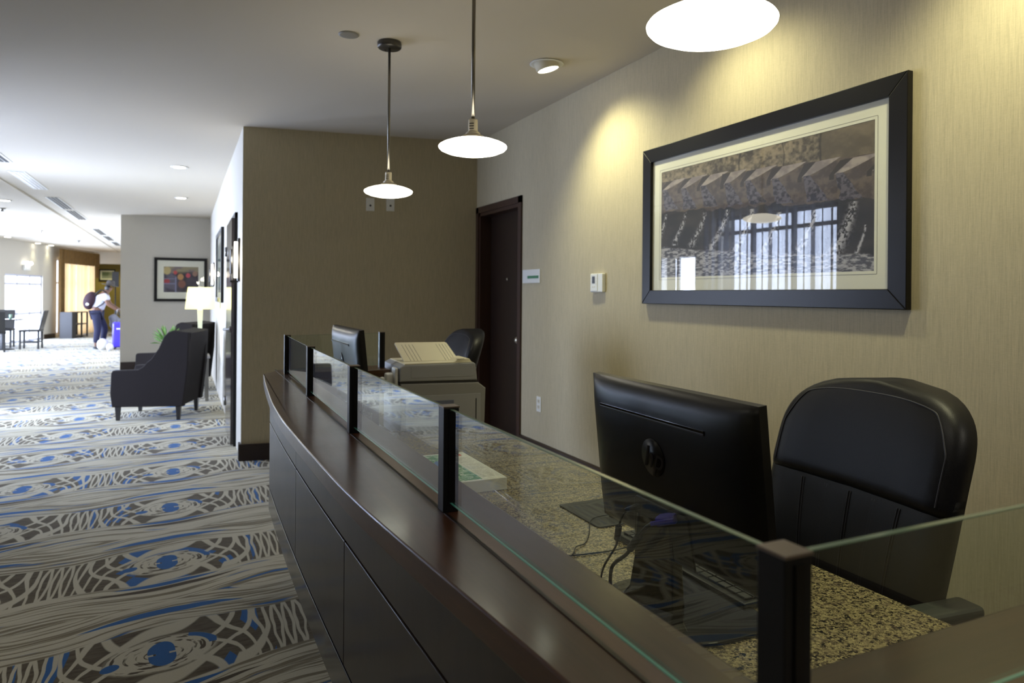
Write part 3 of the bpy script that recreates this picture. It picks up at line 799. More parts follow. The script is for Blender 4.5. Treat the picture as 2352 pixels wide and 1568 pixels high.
obj('shell', bm, M['black'], ms, True)
bm = new(); lathe(bm, [(0, -.004), (.008, -.004), (.008, .004), (0, .004)], (.022, 0, .029), 16, Matrix.Rotation(PI/2, 4, 'X')); obj('wheel', bm, M['steel'], ms)
def cord(name, pts, r, m, label, cat='cable', parts=()):
    bm = new(); tube(bm, pts, r); o = obj(name, bm, m); return tag(o, label, cat)
cord('mouse_cable', [(1.185, 1.80, .752), (1.12, 1.80, .7455), (1.05, 1.70, .7425), (1.0, 1.64, .7425), (.96, 1.62, .745), (.92, 1.57, .7475), (.86, 1.53, .7425), (.78, 1.42, .7425)], .0017, M['black'], 'thin black mouse cable snaking over the granite')
cord('keyboard_cable', [(1.10, 1.55, .752), (1.04, 1.56, .744), (.95, 1.57, .743), (.86, 1.59, .743), (.76, 1.60, .743), (.64, 1.62, .743)], .002, M['black'], 'thin black cable crossing the granite beside the counter edge')
# video cable with blue plug
vc = thing('video_cable', 'thick dark video cable with a blue plug behind the large monitor', 'cable', (0, 0, 0))
bm = new(); tube(bm, [(.886, 1.172, .955), (.880, 1.20, .935), (.878, 1.235, .895), (.888, 1.28, .852), (.893, 1.345, .80), (.895, 1.355, .745)], .0042, 10); obj('cable', bm, M['dark'], vc)
bm = new(); tube(bm, [(.878, 1.222, .910), (.884, 1.262, .870)], .0085, 12, False); obj('ferrite', bm, M['dark'], vc)
bm = new(); box(bm, -.021, .021, -.017, .017, -.009, .009, .003); xf(bm, Matrix.Translation((.893, 1.145, .968)) @ Matrix.Rotation(-.95, 4, 'Z') @ Matrix.Rotation(-.30, 4, 'Y')); vp = obj('plug', bm, M['blueplug'], vc); vp['label'] = 'bright blue plug'
for sy in (-1, 1):
    bm = new(); box(bm, -.030, .020, sy*.0205-.0035, sy*.0205+.0035, -.004, .004, .0012); xf(bm, Matrix.Translation((.893, 1.145, .968)) @ Matrix.Rotation(-.95, 4, 'Z') @ Matrix.Rotation(-.30, 4, 'Y')); obj('thumbscrew', bm, M['blueplug'], vp)
pc = thing('power_cable', 'thin black power cable with a round plug behind the large monitor', 'cable', (0, 0, 0))
bm = new(); tube(bm, [(.905, 1.275, .957), (.890, 1.295, .935), (.886, 1.31, .90), (.888, 1.32, .86), (.89, 1.375, .79), (.89, 1.39, .745)], .0024, 8); obj('cable', bm, M['dark'], pc)
bm = new(); tube(bm, [(.915, 1.258, .963), (.892, 1.292, .945)], [.008, .0045], 12, False); obj('plug', bm, M['black'], pc)
bm = new(); tube(bm, [(.886, 1.309, .905), (.888, 1.318, .872)], .0075, 12, False); obj('ferrite', bm, M['black'], pc)
bm = new(); box(bm, .9165, .9185, 1.205, 1.235, .963, .972, .0008); xf(bm, Matrix()); o = obj('video_port', bm, M['white'], mon); o.matrix_parent_inverse = mon.matrix_world.inverted() if False else Matrix.Translation((-.955, -1.185, -.74))

# map pad on the desk
def grid_art(name, W_, H_, nu, nv, fn, m, parent=None):
    """a flat print: local X = 0..W, Y = 0..H, coloured per vertex by fn(u, v)"""
    u, v = np.meshgrid(np.linspace(0, 1, nu), np.linspace(0, 1, nv)); colr = fn(u, v)
    co = np.stack([u*W_, v*H_, u*0], -1).reshape(-1, 3)
    idx = np.arange(nu*nv).reshape(nv, nu)
    f = np.stack([idx[:-1, :-1], idx[:-1, 1:], idx[1:, 1:], idx[1:, :-1]], -1).reshape(-1, 4)
    me = bpy.data.meshes.new(name); me.from_pydata(co.tolist(), [], f.tolist())
    ca = me.color_attributes.new('Col', 'FLOAT_COLOR', 'POINT')
    rgba = np.concatenate([np.clip(colr, 0, 1).reshape(-1, 3), np.ones((nu*nv, 1))], 1).astype(np.float32)
    ca.data.foreach_set('color', rgba.ravel()); me.materials.append(m)
    o = bpy.data.objects.new(name, me); COL.objects.link(o)
    if parent is not None: o.parent = parent
    return o
def vnoise(u, v, seed=0):
    iu = np.floor(u).astype(int); iv = np.floor(v).astype(int); fu = u-iu; fv = v-iv
    h = lambda a, b: (np.sin(a*127.1+b*311.7+seed*74.7)*43758.5453) % 1.0
    fu = fu*fu*(3-2*fu); fv = fv*fv*(3-2*fv)
    return (h(iu, iv)*(1-fu)+h(iu+1, iv)*fu)*(1-fv)+(h(iu, iv+1)*(1-fu)+h(iu+1, iv+1)*fu)*fv
def fbm(u, v, oct=5, seed=0):
    s = 0; a = .5; t = 0
    for k in range(oct): s = s+a*vnoise(u*2**k, v*2**k, seed+k); t += a; a *= .55
    return s/t
def L3(c): return np.array(c)
def mixc(a, b, t): return a*(1-t[..., None])+b*t[..., None]
def sst(x, a, b):
    t = np.clip((x-a)/(b-a), 0, 1); return t*t*(3-2*t)
pad = thing('map_pad', 'pad of printed green resort maps on the granite desk', 'map pad', (.775, 2.215, .7405), 0)
bm = new(); box(bm, 0, .255, 0, .43, 0, .0415, .001, 1); obj('paper_block', bm, M['paper'], pad)
def mapfn(u, v):
    base = np.ones(u.shape+(3,))*L3(srgb(232, 230, 220))
    d = .60-.25*0+(v-.5)*.0
    n = fbm(u*14, v*20, 4, 3)
    green = mixc(L3(srgb(70, 138, 92))*np.ones_like(base), L3(srgb(150, 186, 150)), sst(n, .45, .7))
    roads = np.abs(((fbm(u*4, v*6, 3, 9)*7) % 1)-.5)
    green = mixc(green, L3(srgb(214, 222, 200)), sst(.08-roads, 0, .04))
    lake = ((u-.42)/.10)**2+((v-.62-.2*(u-.4))/.12)**2 < 1
    green = np.where(lake[..., None], L3(srgb(70, 110, 170)), green)
    inm = (u > .03) & (u < .66) & (v > .03) & (v < .97)
    c = np.where(inm[..., None], green, base)
    tx = (u > .70) & (u < .95) & (v > .08) & (v < .80) & (((v*46) % 1) < .38) & (vnoise(u*60, np.floor(v*46)) > .3)
    c = np.where(tx[..., None], L3(srgb(170, 166, 160)), c)
    rd = (u > .70) & (u < .90) & (v > .86) & (v < .93)
    c = np.where(rd[..., None], L3(srgb(206, 84, 70)), c)
    bd = ((np.abs(u-.97) < .004) & (v > .03) & (v < .97))
    return np.where(bd[..., None], L3(srgb(150, 160, 160)), c)
a_ = grid_art('printed_map', .253, .428, 200, 300, mapfn, attr_mat('map_print', .6), pad); a_.location = (.001, .001, .0421)

# ------------------------------------------------------------------ printer
pr = thing('office_printer', 'pale grey multifunction office printer at the far end of the desk', 'printer', (1.190, 3.33, .74), -.05); pr.scale = (.93, 1, 1)
bm = new(); poly_prism(bm, [(-.235, 0), (.235, 0), (.24, .03), (.245, .20), (.20, .232), (-.235, .238)], lambda a, b: (a, 0, b), lambda a, b: (a, .40, b), bev=.006, seg=3); obj('body', bm, M['greylow'], pr)
bm = new(); box(bm, -.21, .215, -.003, .002, .02, .175, .001, 1); dr = obj('paper_drawer', bm, M['grey'], pr)
bm = new(); box(bm, -.055, .06, -.0045, .0, .115, .148, .002, 2); obj('drawer_handle', bm, mat('handle_slate', srgb(96, 102, 122), .4), dr)
bm = new(); box(bm, .185, .19, -.0045, .0, .03, .15); obj('side_latch', bm, M['dark'], pr)
bm = new(); poly_prism(bm, [(-.238, .2385), (.20, .2335), (.20, .241), (-.238, .247)], lambda a, b: (a, .002, b), lambda a, b: (a, .39, b)); obj('seam_band', bm, M['dark'], pr)
bm = new(); poly_prism(bm, [(-.24, .248), (.195, .243), (.185, .325), (.175, .333), (-.215, .330), (-.24, .318)], lambda a, b: (a, .0, b), lambda a, b: (a, .36, b), bev=.006, seg=3); obj('scanner_unit', bm, M['grey'], pr)
bm = new(); box(bm, -.18, .165, -.0015, .001, .265, .322, .0005, 1); obj('scanner_cover', bm, M['grey'], pr)
bm = new(); poly_prism(bm, [(-.215, .3312), (.17, .3342), (.165, .338), (-.21, .336)], lambda a, b: (a, .006, b), lambda a, b: (a, .34, b)); obj('scanner_lid', bm, M['cream'], pr)
# document tray rising to the back
bm = new(); poly_prism(bm, [(-.17, .0), (.145, .0), (.11, .105), (.10, .11), (-.19, .112), (-.195, .105)], lambda a, b: (a-.02, .11+b*1.1, .338+b*.8), lambda a, b: (a-.02, .116+b*1.1, .335+b*.8), bev=.0015); tr = obj('document_tray', bm, M['cream'], pr)
bm = new()
for s in (-.15, -.13, -.11, -.09, .05, .068, .086, .104):
    tube(bm, [(s, .112, .3395), (s-.035*1.0+.008, .112+.095*1.1, .3395+.095*.8)], .0011, 6, False)
obj('tray_ribs', bm, M['steel'], tr)
bm = new(); poly_prism(bm, [(.06, .334), (.17, .334), (.155, .352), (.09, .352)], lambda a, b: (a, .02, b), lambda a, b: (a, .20, b), bev=.003); obj('control_panel', bm, M['cream'], pr)
bm = new(); box(bm, .075, .12, .0, .012, .3525, .354); obj('display', bm, M['slot'], pr)
bm = new(); box(bm, -.262, -.243, .02, .10, .215, .315, .008, 3); box(bm, -.30, -.243, .06, .115, .235, .285, .01, 3); box(bm, -.325, -.30, .075, .11, .225, .265, .008, 3); obj('side_module', bm, M['white'], pr)
bm = new(); box(bm, -.262, -.243, .14, .34, .16, .235, .004); obj('paper_path_cover', bm, M['slot'], pr)

# small items behind the far glass
jar = thing('black_pen_holder', 'round black pot behind the far glass panel beside the far monitor', 'pot', (.62, 2.72, .741))
bm = new(); lathe(bm, [(.045, 0), (.05, .01), (.052, .20), (.055, .21), (.048, .212), (.046, .02), (0, .02)], seg=32); obj('pot', bm, M['gloss'], jar, True)
bm = new(); tube(bm, [(-.02, 0, .15), (-.035, .01, .25)], .004, 8, False); tube(bm, [(.01, .02, .15), (.03, .03, .26)], .004, 8, False); obj('pen', bm, M['dark'], jar)
st = thing('paper_stack', 'small stack of white paper slips behind the far glass panel', 'paper', (.60, 2.52, .741), .2)
bm = new(); box(bm, -.04, .04, -.06, .06, 0, .10, .002, 1); obj('sheets', bm, M['paper'], st)

# ------------------------------------------------------------------ office chairs
def office_chair(loc, rz, label):
    """local: sitter faces -X; width along Y; origin on the floor"""
    t = thing('office_chair', label, 'chair', loc, rz)
    W_, Hh = .60, .725
    def outline(z):                       # half width of the back at height z (0..Hh)
        k = z/Hh
        w = .5*W_*(.80+.20*math.sin(min(1, k/.62)*PI/2))
        if k > .72: w *= (max(0, 1-((k-.72)/.28)**3.2))**.40
        return max(w, .0)
    def backrest(z0, z1, front, back, n=22, mm=18, puff=.018):
        bm = new(); rows = []
        zs = [z0+(z1-z0)*j/n for j in range(n+1)]
        for z in zs:
            k = z/Hh; w = max(outline(min(z, Hh*.9995)), .004)
            lean = .13*k*k*1.1+.0
            ring = []
            kk = (z-z0)/(z1-z0)
            edge = min(1, kk/.12, (1-kk)/.10) if z1 < Hh*.99 else min(1, kk/.10)
            edge = max(edge, 0)**.5
            fr = front+puff*edge; bk = back
            for i in range(mm):
                a = 2*PI*i/mm; c, s = math.cos(a), math.sin(a)
                y = w*math.copysign(abs(s)**.55, s)
                x = (bk if c > 0 else -fr)*abs(c)**.55
                wing = -.05*(abs(y)/(.5*W_))**2.2*(1-.3*k)
                ring.append(bm.verts.new((x+lean+wing*(1 if k < 1 else 0), y, z)))
            rows.append(ring)
        for A, B in zip(rows, rows[1:]):
            for i in range(mm): bm.faces.new((A[i], A[(i+1) % mm], B[(i+1) % mm], B[i])).smooth = True
        bm.faces.new(rows[0][::-1]); bm.faces.new(rows[-1])
        bmesh.ops.recalc_face_normals(bm, faces=bm.faces[:])
        xf(bm, Matrix.Translation((0, 0, .47))); return bm
    bk_ = obj('backrest', backrest(.0, Hh*.66, .035, .05), M['leather2'], t)
    obj('headrest', backrest(Hh*.60, Hh, .048, .055, puff=.02), M['leather'], t)
    def skin_x(y, z, front):              # front surface of the back at (y, z)
        k = z/Hh; w = max(outline(min(z, Hh*.9995)), .01); q = min(abs(y)/w, .999)
        return -front*(max(0, 1-q**3.64)**.5)**.55+.143*k*k-.05*(abs(y)/(.5*W_))**2.2*(1-.3*k)
    bm = new()
    pts = []
    for j in range(49):
        u = -1+2*j/48
        if abs(u) < .55: y = u/.55*.62*.5*W_; z = Hh*.955-.02*abs(u/.55)**3*Hh
        else:
            t_ = (abs(u)-.55)/.45; z = Hh*(.935-.30*t_**1.25); y = math.copysign(min(.62*.5*W_+(.92-.62)*.5*W_*min(1, t_*1.6)**.6, outline(z)*.90), u)
        pts.append((skin_x(y, z, .066)-.001, y, z+.47))
    tube(bm, pts, .0022, 6); obj('piping', bm, M['slot'], t)
    bm = new()
    # seam pairs on the lower cushion
    for yy in (-.17, -.085, 0, .085, .17):
        for dd in (-.004, .004):
            pts = []
            for j in range(9):
                z = Hh*(.05+.54*j/8); k = z/Hh; y = yy*(.75+.35*k)+dd
                w = max(outline(z), .01); q = min(abs(y)/w, .999)
                cx = (1-q**(1/.55*2))**.5 if q < 1 else 0
                x = -(.035+.018)*abs(cx)**.55+.143*k*k-.05*(abs(y)/(.5*W_))**2.2*(1-.3*k)
                pts.append((x-.0008, y, z+.47))
            tube(bm, pts, .0019, 5)
    obj('seam', bm, M['slot'], bk_)
    bm = new(); box(bm, -.44, .02, -.25, .25, .42, .52, .04, 4); obj('seat', bm, M['leather'], t, True)
    for s in (-1, 1):
        bm = new(); box(bm, -.17, .04, s*.315-.035, s*.315+.035, .695, .725, .012, 3)
        ar = obj('armrest', bm, M['armpad'], t)
        bm = new(); tube(bm, [(-.16, s*.20, .46), (-.17, s*.315, .50), (-.14, s*.315, .69)], .016); tube(bm, [(-.02, s*.22, .46), (-.03, s*.315, .52), (-.06, s*.315, .69)], .016); obj('bracket', bm, M['black'], ar)
    bm = new(); lathe(bm, [(.03, .10), (.03, .26), (.022, .27), (.022, .42), (.09, .425)], (-.2, 0, 0), 20); obj('gas_lift', bm, M['black'], t)
    bs = new()
    for k in range(5):
        a = 2*PI*k/5+.3; tube(bs, [(-.2, 0, .12), (-.2+.16*math.cos(a), .16*math.sin(a), .10), (-.2+.30*math.cos(a), .30*math.sin(a), .075)], [.03, .018])
    ba = obj('star_base', bs, M['black'], t)
    for k in range(5):
        a = 2*PI*k/5+.3; bm = new(); lathe(bm, [(0, -.02), (.03, -.02), (.03, .02), (0, .02)], (-.2+.30*math.cos(a), .30*math.sin(a), .031), 20, Matrix.Rotation(PI/2, 4, 'X')); obj('caster', bm, M['black'], ba)
    return t
M['armpad'] = mat('arm_pad', srgb(52, 56, 50), .5)
ch1 = office_chair((1.64, 1.315, 0), -.10, 'near high-backed black leather office chair against the right wall, behind the large monitor')
ch2 = dup(ch1, (1.60, 4.32, 0), -.05, 'far black leather office chair behind the printer, close to the dark door')

# ------------------------------------------------------------------ framed picture on the right wall
def framed(name, label, W_, H_, bw, mw_t, artfn, nu, nv, matm, loc, M3, matboard=(.09, .06), art_seed=0, depth=.03):
    t = thing(name, label, 'picture', (0, 0, 0)); t.matrix_world = M3 if M3 else Matrix()
    return t
def picture(label, W_, H_, bw, marg, artfn, nu, nv, Mx, depth=.032, lip=.0, am=None, glass=True, group=None):
    """local X right, Y up, Z out of the wall, origin bottom left"""
    t = thing('framed_picture', label, 'picture'); t.matrix_world = Mx
    bm = new()
    for pts in ([(0, 0), (W_, 0), (W_-bw, bw), (bw, bw)], [(W_, 0), (W_, H_), (W_-bw, H_-bw), (W_-bw, bw)], [(W_, H_), (0, H_), (bw, H_-bw), (W_-bw, H_-bw)], [(0, H_), (0, 0), (bw, bw), (bw, H_-bw)]):
        poly_prism(bm, pts, lambda a, b: (a, b, .001), lambda a, b: (a, b, depth), bev=min(.003, bw*.15), seg=2)
    obj('frame', bm, M['frame'], t)
    m1, m2, m3, m4 = marg   # left right bottom top widths of the mat
    X0, X1, Y0, Y1 = bw+m1, W_-bw-m2, bw+m3, H_-bw-m4
    bm = new()
    z = depth*.45
    for (a, b, c, d) in ((bw-.003, X0, bw-.003, H_-bw+.003), (X1, W_-bw+.003, bw-.003, H_-bw+.003), (X0, X1, bw-.003, Y0), (X0, X1, Y1, H_-bw+.003)):
        box(bm, a, b, c, d, z-.002, z)
    obj('mat_board', bm, M['matb'], t)
    if W_ > 1.6:
        bm = new(); g_ = .012; w_ = .0016
        for (a, b, c, d) in ((X0-g_, X1+g_, Y0-g_-w_, Y0-g_), (X0-g_, X1+g_, Y1+g_, Y1+g_+w_), (X0-g_-w_, X0-g_, Y0-g_, Y1+g_), (X1+g_, X1+g_+w_, Y0-g_, Y1+g_)): box(bm, a, b, c, d, z, z+.0005)
        obj('mat_groove', bm, M['greyfab'], t)
    a = grid_art('print', X1-X0, Y1-Y0, nu, nv, artfn, am, t); a.location = (X0, Y0, z-.0015)
    if glass:
        bm = new(); vs = [bm.verts.new((x, y, z+.004)) for x, y in ((bw, bw), (W_-bw, bw), (W_-bw, H_-bw), (bw, H_-bw))]; bm.faces.new(vs); obj('glazing', bm, M['picglass'], t)
    return t
M['picglass'] = glass_mat('picture_glass', (.985, .985, .98))
def fountain(u, v):
    # coordinates: u left to right, z = real height on the wall
    z = 1.526+v*(2.120-1.526)
    sh = u.shape+(3,)
    st_ = fbm(u*12+3, v*8, 6, 1); st2 = fbm(u*70, v*40, 4, 5)
    stone = mixc(L3(srgb(70, 62, 54))*np.ones(sh), L3(srgb(168, 152, 128)), sst(st_*.5+st2*.5, .30, .70))
    stone2 = mixc(L3(srgb(104, 92, 76))*np.ones(sh), L3(srgb(142, 126, 104)), sst(st_, .3, .7))
    c = np.where((u > .805)[..., None], stone2, stone)
    for s_, w in ((.454, .004), (.803, .004), (.655, .002)):
        ln = np.exp(-((u-s_-.02*(fbm(v*6, v*0+s_*10, 3)-.5))/w)**2); c = mixc(c, L3(srgb(30, 26, 24)), ln*.8)
    dk = mixc(L3(srgb(36, 34, 40))*np.ones(sh), L3(srgb(62, 56, 56)), sst(fbm(u*8, v*8, 4, 8), .3, .8))
    top = 2.065-.078*u                       # upper edge of the ledges
    bot = top-.075
    # dark area below
    c = np.where((z < bot-.02)[..., None], dk, c)
    # rough shadow band left of the ledges
    # repeated slanted blocks
    tips = [(-.0, 2.015), (.122, 2.003), (.24, 1.995), (.372, 1.982), (.475, 1.974), (.601, 1.959), (.735, 1.945), (.859, 1.932), (.99, 1.92)]
    tops = [(.08, 2.062), (.192, 2.054), (.30, 2.046), (.409, 2.036), (.537, 2.025), (.654, 2.012), (.789, 2.001), (.927, 1.987), (1.08, 1.975)]
    face = mixc(L3(srgb(84, 72, 68))*np.ones(sh), L3(srgb(116, 100, 88)), sst(fbm(u*44, v*26, 4, 4), .3, .7))
    under = (z < top) & (z > top-.15-.05*fbm(u*16, v*0, 3, 2))
    c = np.where(under[..., None], face, c)
    drip = mixc(L3(srgb(52, 48, 60))*np.ones(sh), L3(srgb(112, 104, 114)), sst(fbm(u*90, v*60, 4, 6), .35, .65))
    for (tx, tz), (ux, uz), nx_ in zip(tips, tops, [t_[0] for t_ in tips[1:]]+[1.12]):
        # light top face: parallelogram from (tx,tz) up to (ux,uz) and right along the ledge
        k = np.clip((z-tz)/(uz-tz), 0, 1)
        left = tx+(ux-tx)*k; right = left+(nx_-tx)*.50*k+(.01)+.035*(1-k)*0
        lit = (z > tz) & (z < uz) & (u > left) & (u < left+(nx_-tx)*.66*(k**.6)+.012)
        lc = mixc(L3(srgb(150, 138, 138))*np.ones(sh), L3(srgb(190, 176, 168)), sst(fbm(u*30, v*20, 3, 7), .3, .7))
        c = np.where(lit[..., None], lc, c)
        shd = (z > tz-.02) & (z < uz) & (u > left-.045*(.4+.6*k)) & (u <= left)
        c = np.where(shd[..., None], L3(srgb(62, 54, 52)), c)
        # drip stone below each tip
        dw = .014+.030*np.clip((tz-z)/.13, 0, 1)*(.4+1.2*fbm(u*50, v*16, 4, 11)); cxn = tx+.02+.05*np.clip((tz-z)/.13, 0, 1)
        dr_ = (z < tz+.004) & (z > tz-.13+.03*fbm(u*25, v*2, 3, 12)) & (np.abs(u-cxn) < dw)
        c = np.where(dr_[..., None], drip, c)
    gap = (z < top-.17) & (z > 1.58)
    c = np.where((z < top-.165-.03*fbm(u*12, v*0, 3, 22))[..., None] & gap[..., None], dk, c)
    # streams
    rng = np.random.RandomState(3)
    for (x0, z0, x1, z1, w) in [(.928, 1.80, .85, 1.581, .020), (.787, 1.785, .718, 1.611, .016), (.641, 1.80, .57, 1.637, .014), (.516, 1.83, .437, 1.656, .016), (.394, 1.845, .307, 1.675, .014), (.27, 1.85, .195, 1.70, .013), (.154, 1.862, .088, 1.72, .011), (.03, 1.87, -.02, 1.73, .01), (.97, 1.70, .94, 1.60, .005)]:
        k = np.clip((z0-z)/(z0-z1), 0, 1); cx_ = x0+(x1-x0)*k**1.35
        n = fbm(u*150, z*110+x0*9, 3, int(x0*50)); d = np.abs(u-cx_)/(w*(.55+.7*k))
        a = np.exp(-d**2)*((z < z0+.01) & (z > z1-.02))*sst(n, .38, .62)
        c = mixc(c, L3(srgb(206, 202, 208)), np.clip(a*1.1, 0, 1))
    # foam
    fl = 1.706-.16*u+.05*u*u+.018*(fbm(u*26, v*0, 4, 31)-.5)-.0
    foam = mixc(L3(srgb(84, 84, 96))*np.ones(sh), L3(srgb(200, 196, 200)), sst(fbm(u*60, v*90, 5, 33), .38, .66))
    fm = sst(fl-z, 0, .012)
    c = mixc(c, foam, fm)
    bl = (u < .01) | (u > .996)
    return c*.74
# wall plane X = 2.46, picture seen from -X: local X -> world -Y, local Y -> world Z, local Z -> world -X
def on_right_wall(y_left, z): return Matrix(((0, 0, -1, 2.46), (-1, 0, 0, y_left), (0, 1, 0, z), (0, 0, 0, 1)))
BW = .078
picture('large framed photograph of water spouting from stone ledges, on the right wall', 1.652, .892, BW, (.078, .070, .072, .070), fountain, 820, 360, on_right_wall(3.369, 1.377), am=attr_mat('fountain_print', .6))

# smaller things on the right wall
def on_wall_box(name, label, cat, y0, y1, z0, z1, t, m, bev=.004, parent=None):
    bm = new(); box(bm, 2.46-t, 2.4595, y0, y1, z0, z1, bev, 2); o = obj(name, bm, m, parent)
    if parent is None: tag(o, label, cat)
    return o
th = thing('thermostat', 'white thermostat with a small dark display on the right wall', 'thermostat', (2.46, 3.88, 1.505))
bm = new(); box(bm, -.026, -.0005, -.075, .070, -.060, .062, .005, 3); obj('case', bm, M['white'], th)
bm = new(); box(bm, -.030, -.026, -.02, .065, -.055, .058, .003, 2); obj('face_plate', bm, M['white'], th)
bm = new(); box(bm, -.0312, -.0295, .008, .042, -.003, .043); obj('display', bm, M['slot'], th)
bm = new()
for z in (.03, .012, -.006):
    box(bm, -.0312, -.0295, .054, .060, z-.003, z+.003); box(bm, -.0312, -.0295, -.010, -.004, z-.003, z+.003)
box(bm, -.0312, -.0295, .01, .018, -.03, -.022); box(bm, -.0312, -.0295, .03, .038, -.03, -.022); obj('button', bm, M['offwhite'], th)
sg = thing('door_sign', 'small white sign plate with a green bar beside the dark door', 'sign', (2.46, 4.865, 1.57))
bm = new(); box(bm, -.008, -.0005, -.155, .145, -.053, .053, .002, 2); obj('plate', bm, M['white'], sg)
bm = new(); box(bm, -.0092, -.008, -.135, .055, -.018, .004, .0005, 1); obj('green_bar', bm, mat('sign_green', srgb(70, 130, 92), .5), sg)
tb = text_bm('OFFICE', .02, .0003); xf(tb, Matrix(((0, 0, -1, -.0096), (-1, 0, 0, -.04), (0, 1, 0, -.007), (0, 0, 0, 1)))); tb.free()
ol = thing('wall_outlet', 'white power outlet low on the right wall above the dark rail', 'outlet', (2.46, 4.718, .592))
def outlet_parts(ol, M3=Matrix()):
    bm = new(); box(bm, -.006, -.0005, -.036, .036, -.058, .058, .002, 2); xf(bm, M3); pl = obj('plate', bm, M['white'], ol)
    for s in (-1, 1):
        bm = new(); box(bm, -.008, -.006, -.016, .016, s*.022-.014, s*.022+.014, .002, 2); xf(bm, M3); so = obj('socket', bm, M['offwhite'], ol)
        bm = new(); box(bm, -.0085, -.0079, -.008, -.005, s*.022-.004, s*.022+.006); box(bm, -.0085, -.0079, .005, .008, s*.022-.004, s*.022+.006); xf(bm, M3); obj('slot', bm, M['dark'], so)
outlet_parts(ol)
bwd = (Vector((2.46, 6.0, 0))-Vector((.448, 6.34, 0))).normalized(); bang = math.atan2(bwd.y, bwd.x)
for x, z, lb in ((1.50, 2.22, 'white wall plate left behind the farthest pendant lamp'), (1.675, 2.225, 'white wall plate right behind the farthest pendant lamp')):
    y = 6.34+(x-.448)*bwd.y/bwd.x
    o = thing('wall_plate', lb, 'wall plate', (x, y, z), bang)
    R90 = Matrix.Rotation(PI/2, 4, 'Z')
    bm = new(); box(bm, -.006, -.0005, -.036, .036, -.058, .058, .002, 2); xf(bm, R90); obj('plate', bm, M['white'], o)
    bm = new(); lathe(bm, [(0, 0), (.009, 0), (.009, .006), (.004, .008), (0, .008)], (-.006, 0, -.01), 16, Matrix.Rotation(-PI/2, 4, 'Y')); xf(bm, R90); obj('jack', bm, M['dark'], o)
bm = new(); box(bm, -.0, .001, 0, .001, 0, .001); bm.free()

# ------------------------------------------------------------------ hallway
def bokeh(u, v):
    sh = u.shape+(3,)
    n = fbm(u*5, v*4, 4, 2)
    c = mixc(L3(srgb(62, 58, 70))*np.ones(sh), L3(srgb(104, 98, 112)), sst(n, .3, .7))
    c = np.where((v > .74)[..., None], mixc(L3(srgb(150, 140, 110))*np.ones(sh), L3(srgb(120, 106, 108)), sst(n, .35, .6)), c)
    c = np.where(((u > .36) & (v < .80))[..., None], mixc(c, L3(srgb(52, 42, 46)), np.ones_like(u)*.6), c)
    for cx_, cy_, r, col in ((.33, .77, .06, (196, 70, 74)), (.48, .60, .095, (198, 150, 96)), (.70, .66, .07, (206, 84, 96)), (.90, .73, .08, (160, 124, 106)), (.52, .32, .12, (140, 92, 76)), (.09, .42, .09, (176, 66, 66)), (.09, .84, .12, (196, 176, 120))):
        d = np.sqrt((u-cx_)**2+((v-cy_)*.72)**2); c = mixc(c, L3(srgb(*col)), sst(-d, -r*1.1, -r*.75)*.9)
    for a, b in ((.30, .36), (.0, .02)):
        pass
    ln = ((np.abs(v-.33) < .02) | (np.abs(v-.52) < .015)) & (u < .36) | ((np.abs(u-.345) < .02) & (v < .6))
    return np.where(ln[..., None], L3(srgb(130, 130, 156)), c)
def facing_cam(x_left, y, z): return Matrix(((1, 0, 0, x_left), (0, 0, -1, y), (0, 1, 0, z), (0, 0, 0, 1)))
am2 = attr_mat('abstract_print', .6)
picture('framed abstract print with red and orange discs on the far grey wall', .90, .82, .05, (.11, .10, .125, .115), bokeh, 130, 110, facing_cam(-.50, 14.585, 1.255), depth=.03, am=am2)
def landscape(u, v):
    sh = u.shape+(3,); return mixc(L3(srgb(150, 156, 140))*np.ones(sh), L3(srgb(96, 110, 84)), sst(v+.3*fbm(u*6, v*6, 3), .3, .8))
def on_hall_wall(y_near, z, x=.446): return Matrix(((0, 0, -1, x), (-1, 0, 0, y_near), (0, 1, 0, z), (0, 0, 0, 1)))
picture('tall framed picture seen nearly edge-on, on the hall wall behind the armchair', 1.55, .94, .06, (.1, .1, .1, .1), landscape, 40, 30, on_hall_wall(10.85, 1.30), depth=.035, am=am2)
def sconce(y, z, label):
    t = thing('wall_sconce', label, 'wall lamp', (.446, y, z))
    bm = new(); box(bm, -.018, -.0008, -.055, .055, -.19, .19, .003); obj('back_plate', bm, M['frame'], t)
    bm = new(); tube(bm, [(-.03, 0, -.16), (-.03, 0, .16)], .016, 16, False); obj('light_tube', bm, M['glowdim'], t)
    bm = new(); box(bm, -.078, -.062, -.075, .06, -.125, .09, .004); obj('front_bar', bm, M['frame'], t)
    bm = new(); box(bm, -.08, -.01, -.012, .012, -.20, -.185); box(bm, -.076, -.068, -.012, .012, -.195, -.12); obj('bracket', bm, M['frame'], t)
    l = bpy.data.lights.new('sconce', 'POINT'); l.energy = 6; l.color = (1, .93, .75); l.shadow_soft_size = .05
    o = bpy.data.objects.new('bulb', l); COL.objects.link(o); o.parent = t; o.location = (-.055, -.09, 0)
    return t
sconce(6.62, 1.715, 'black wall sconce with glowing tube beside the dark hall door')
sconce(12.2, 1.72, 'far wall sconce with glowing tube beside the table lamp')

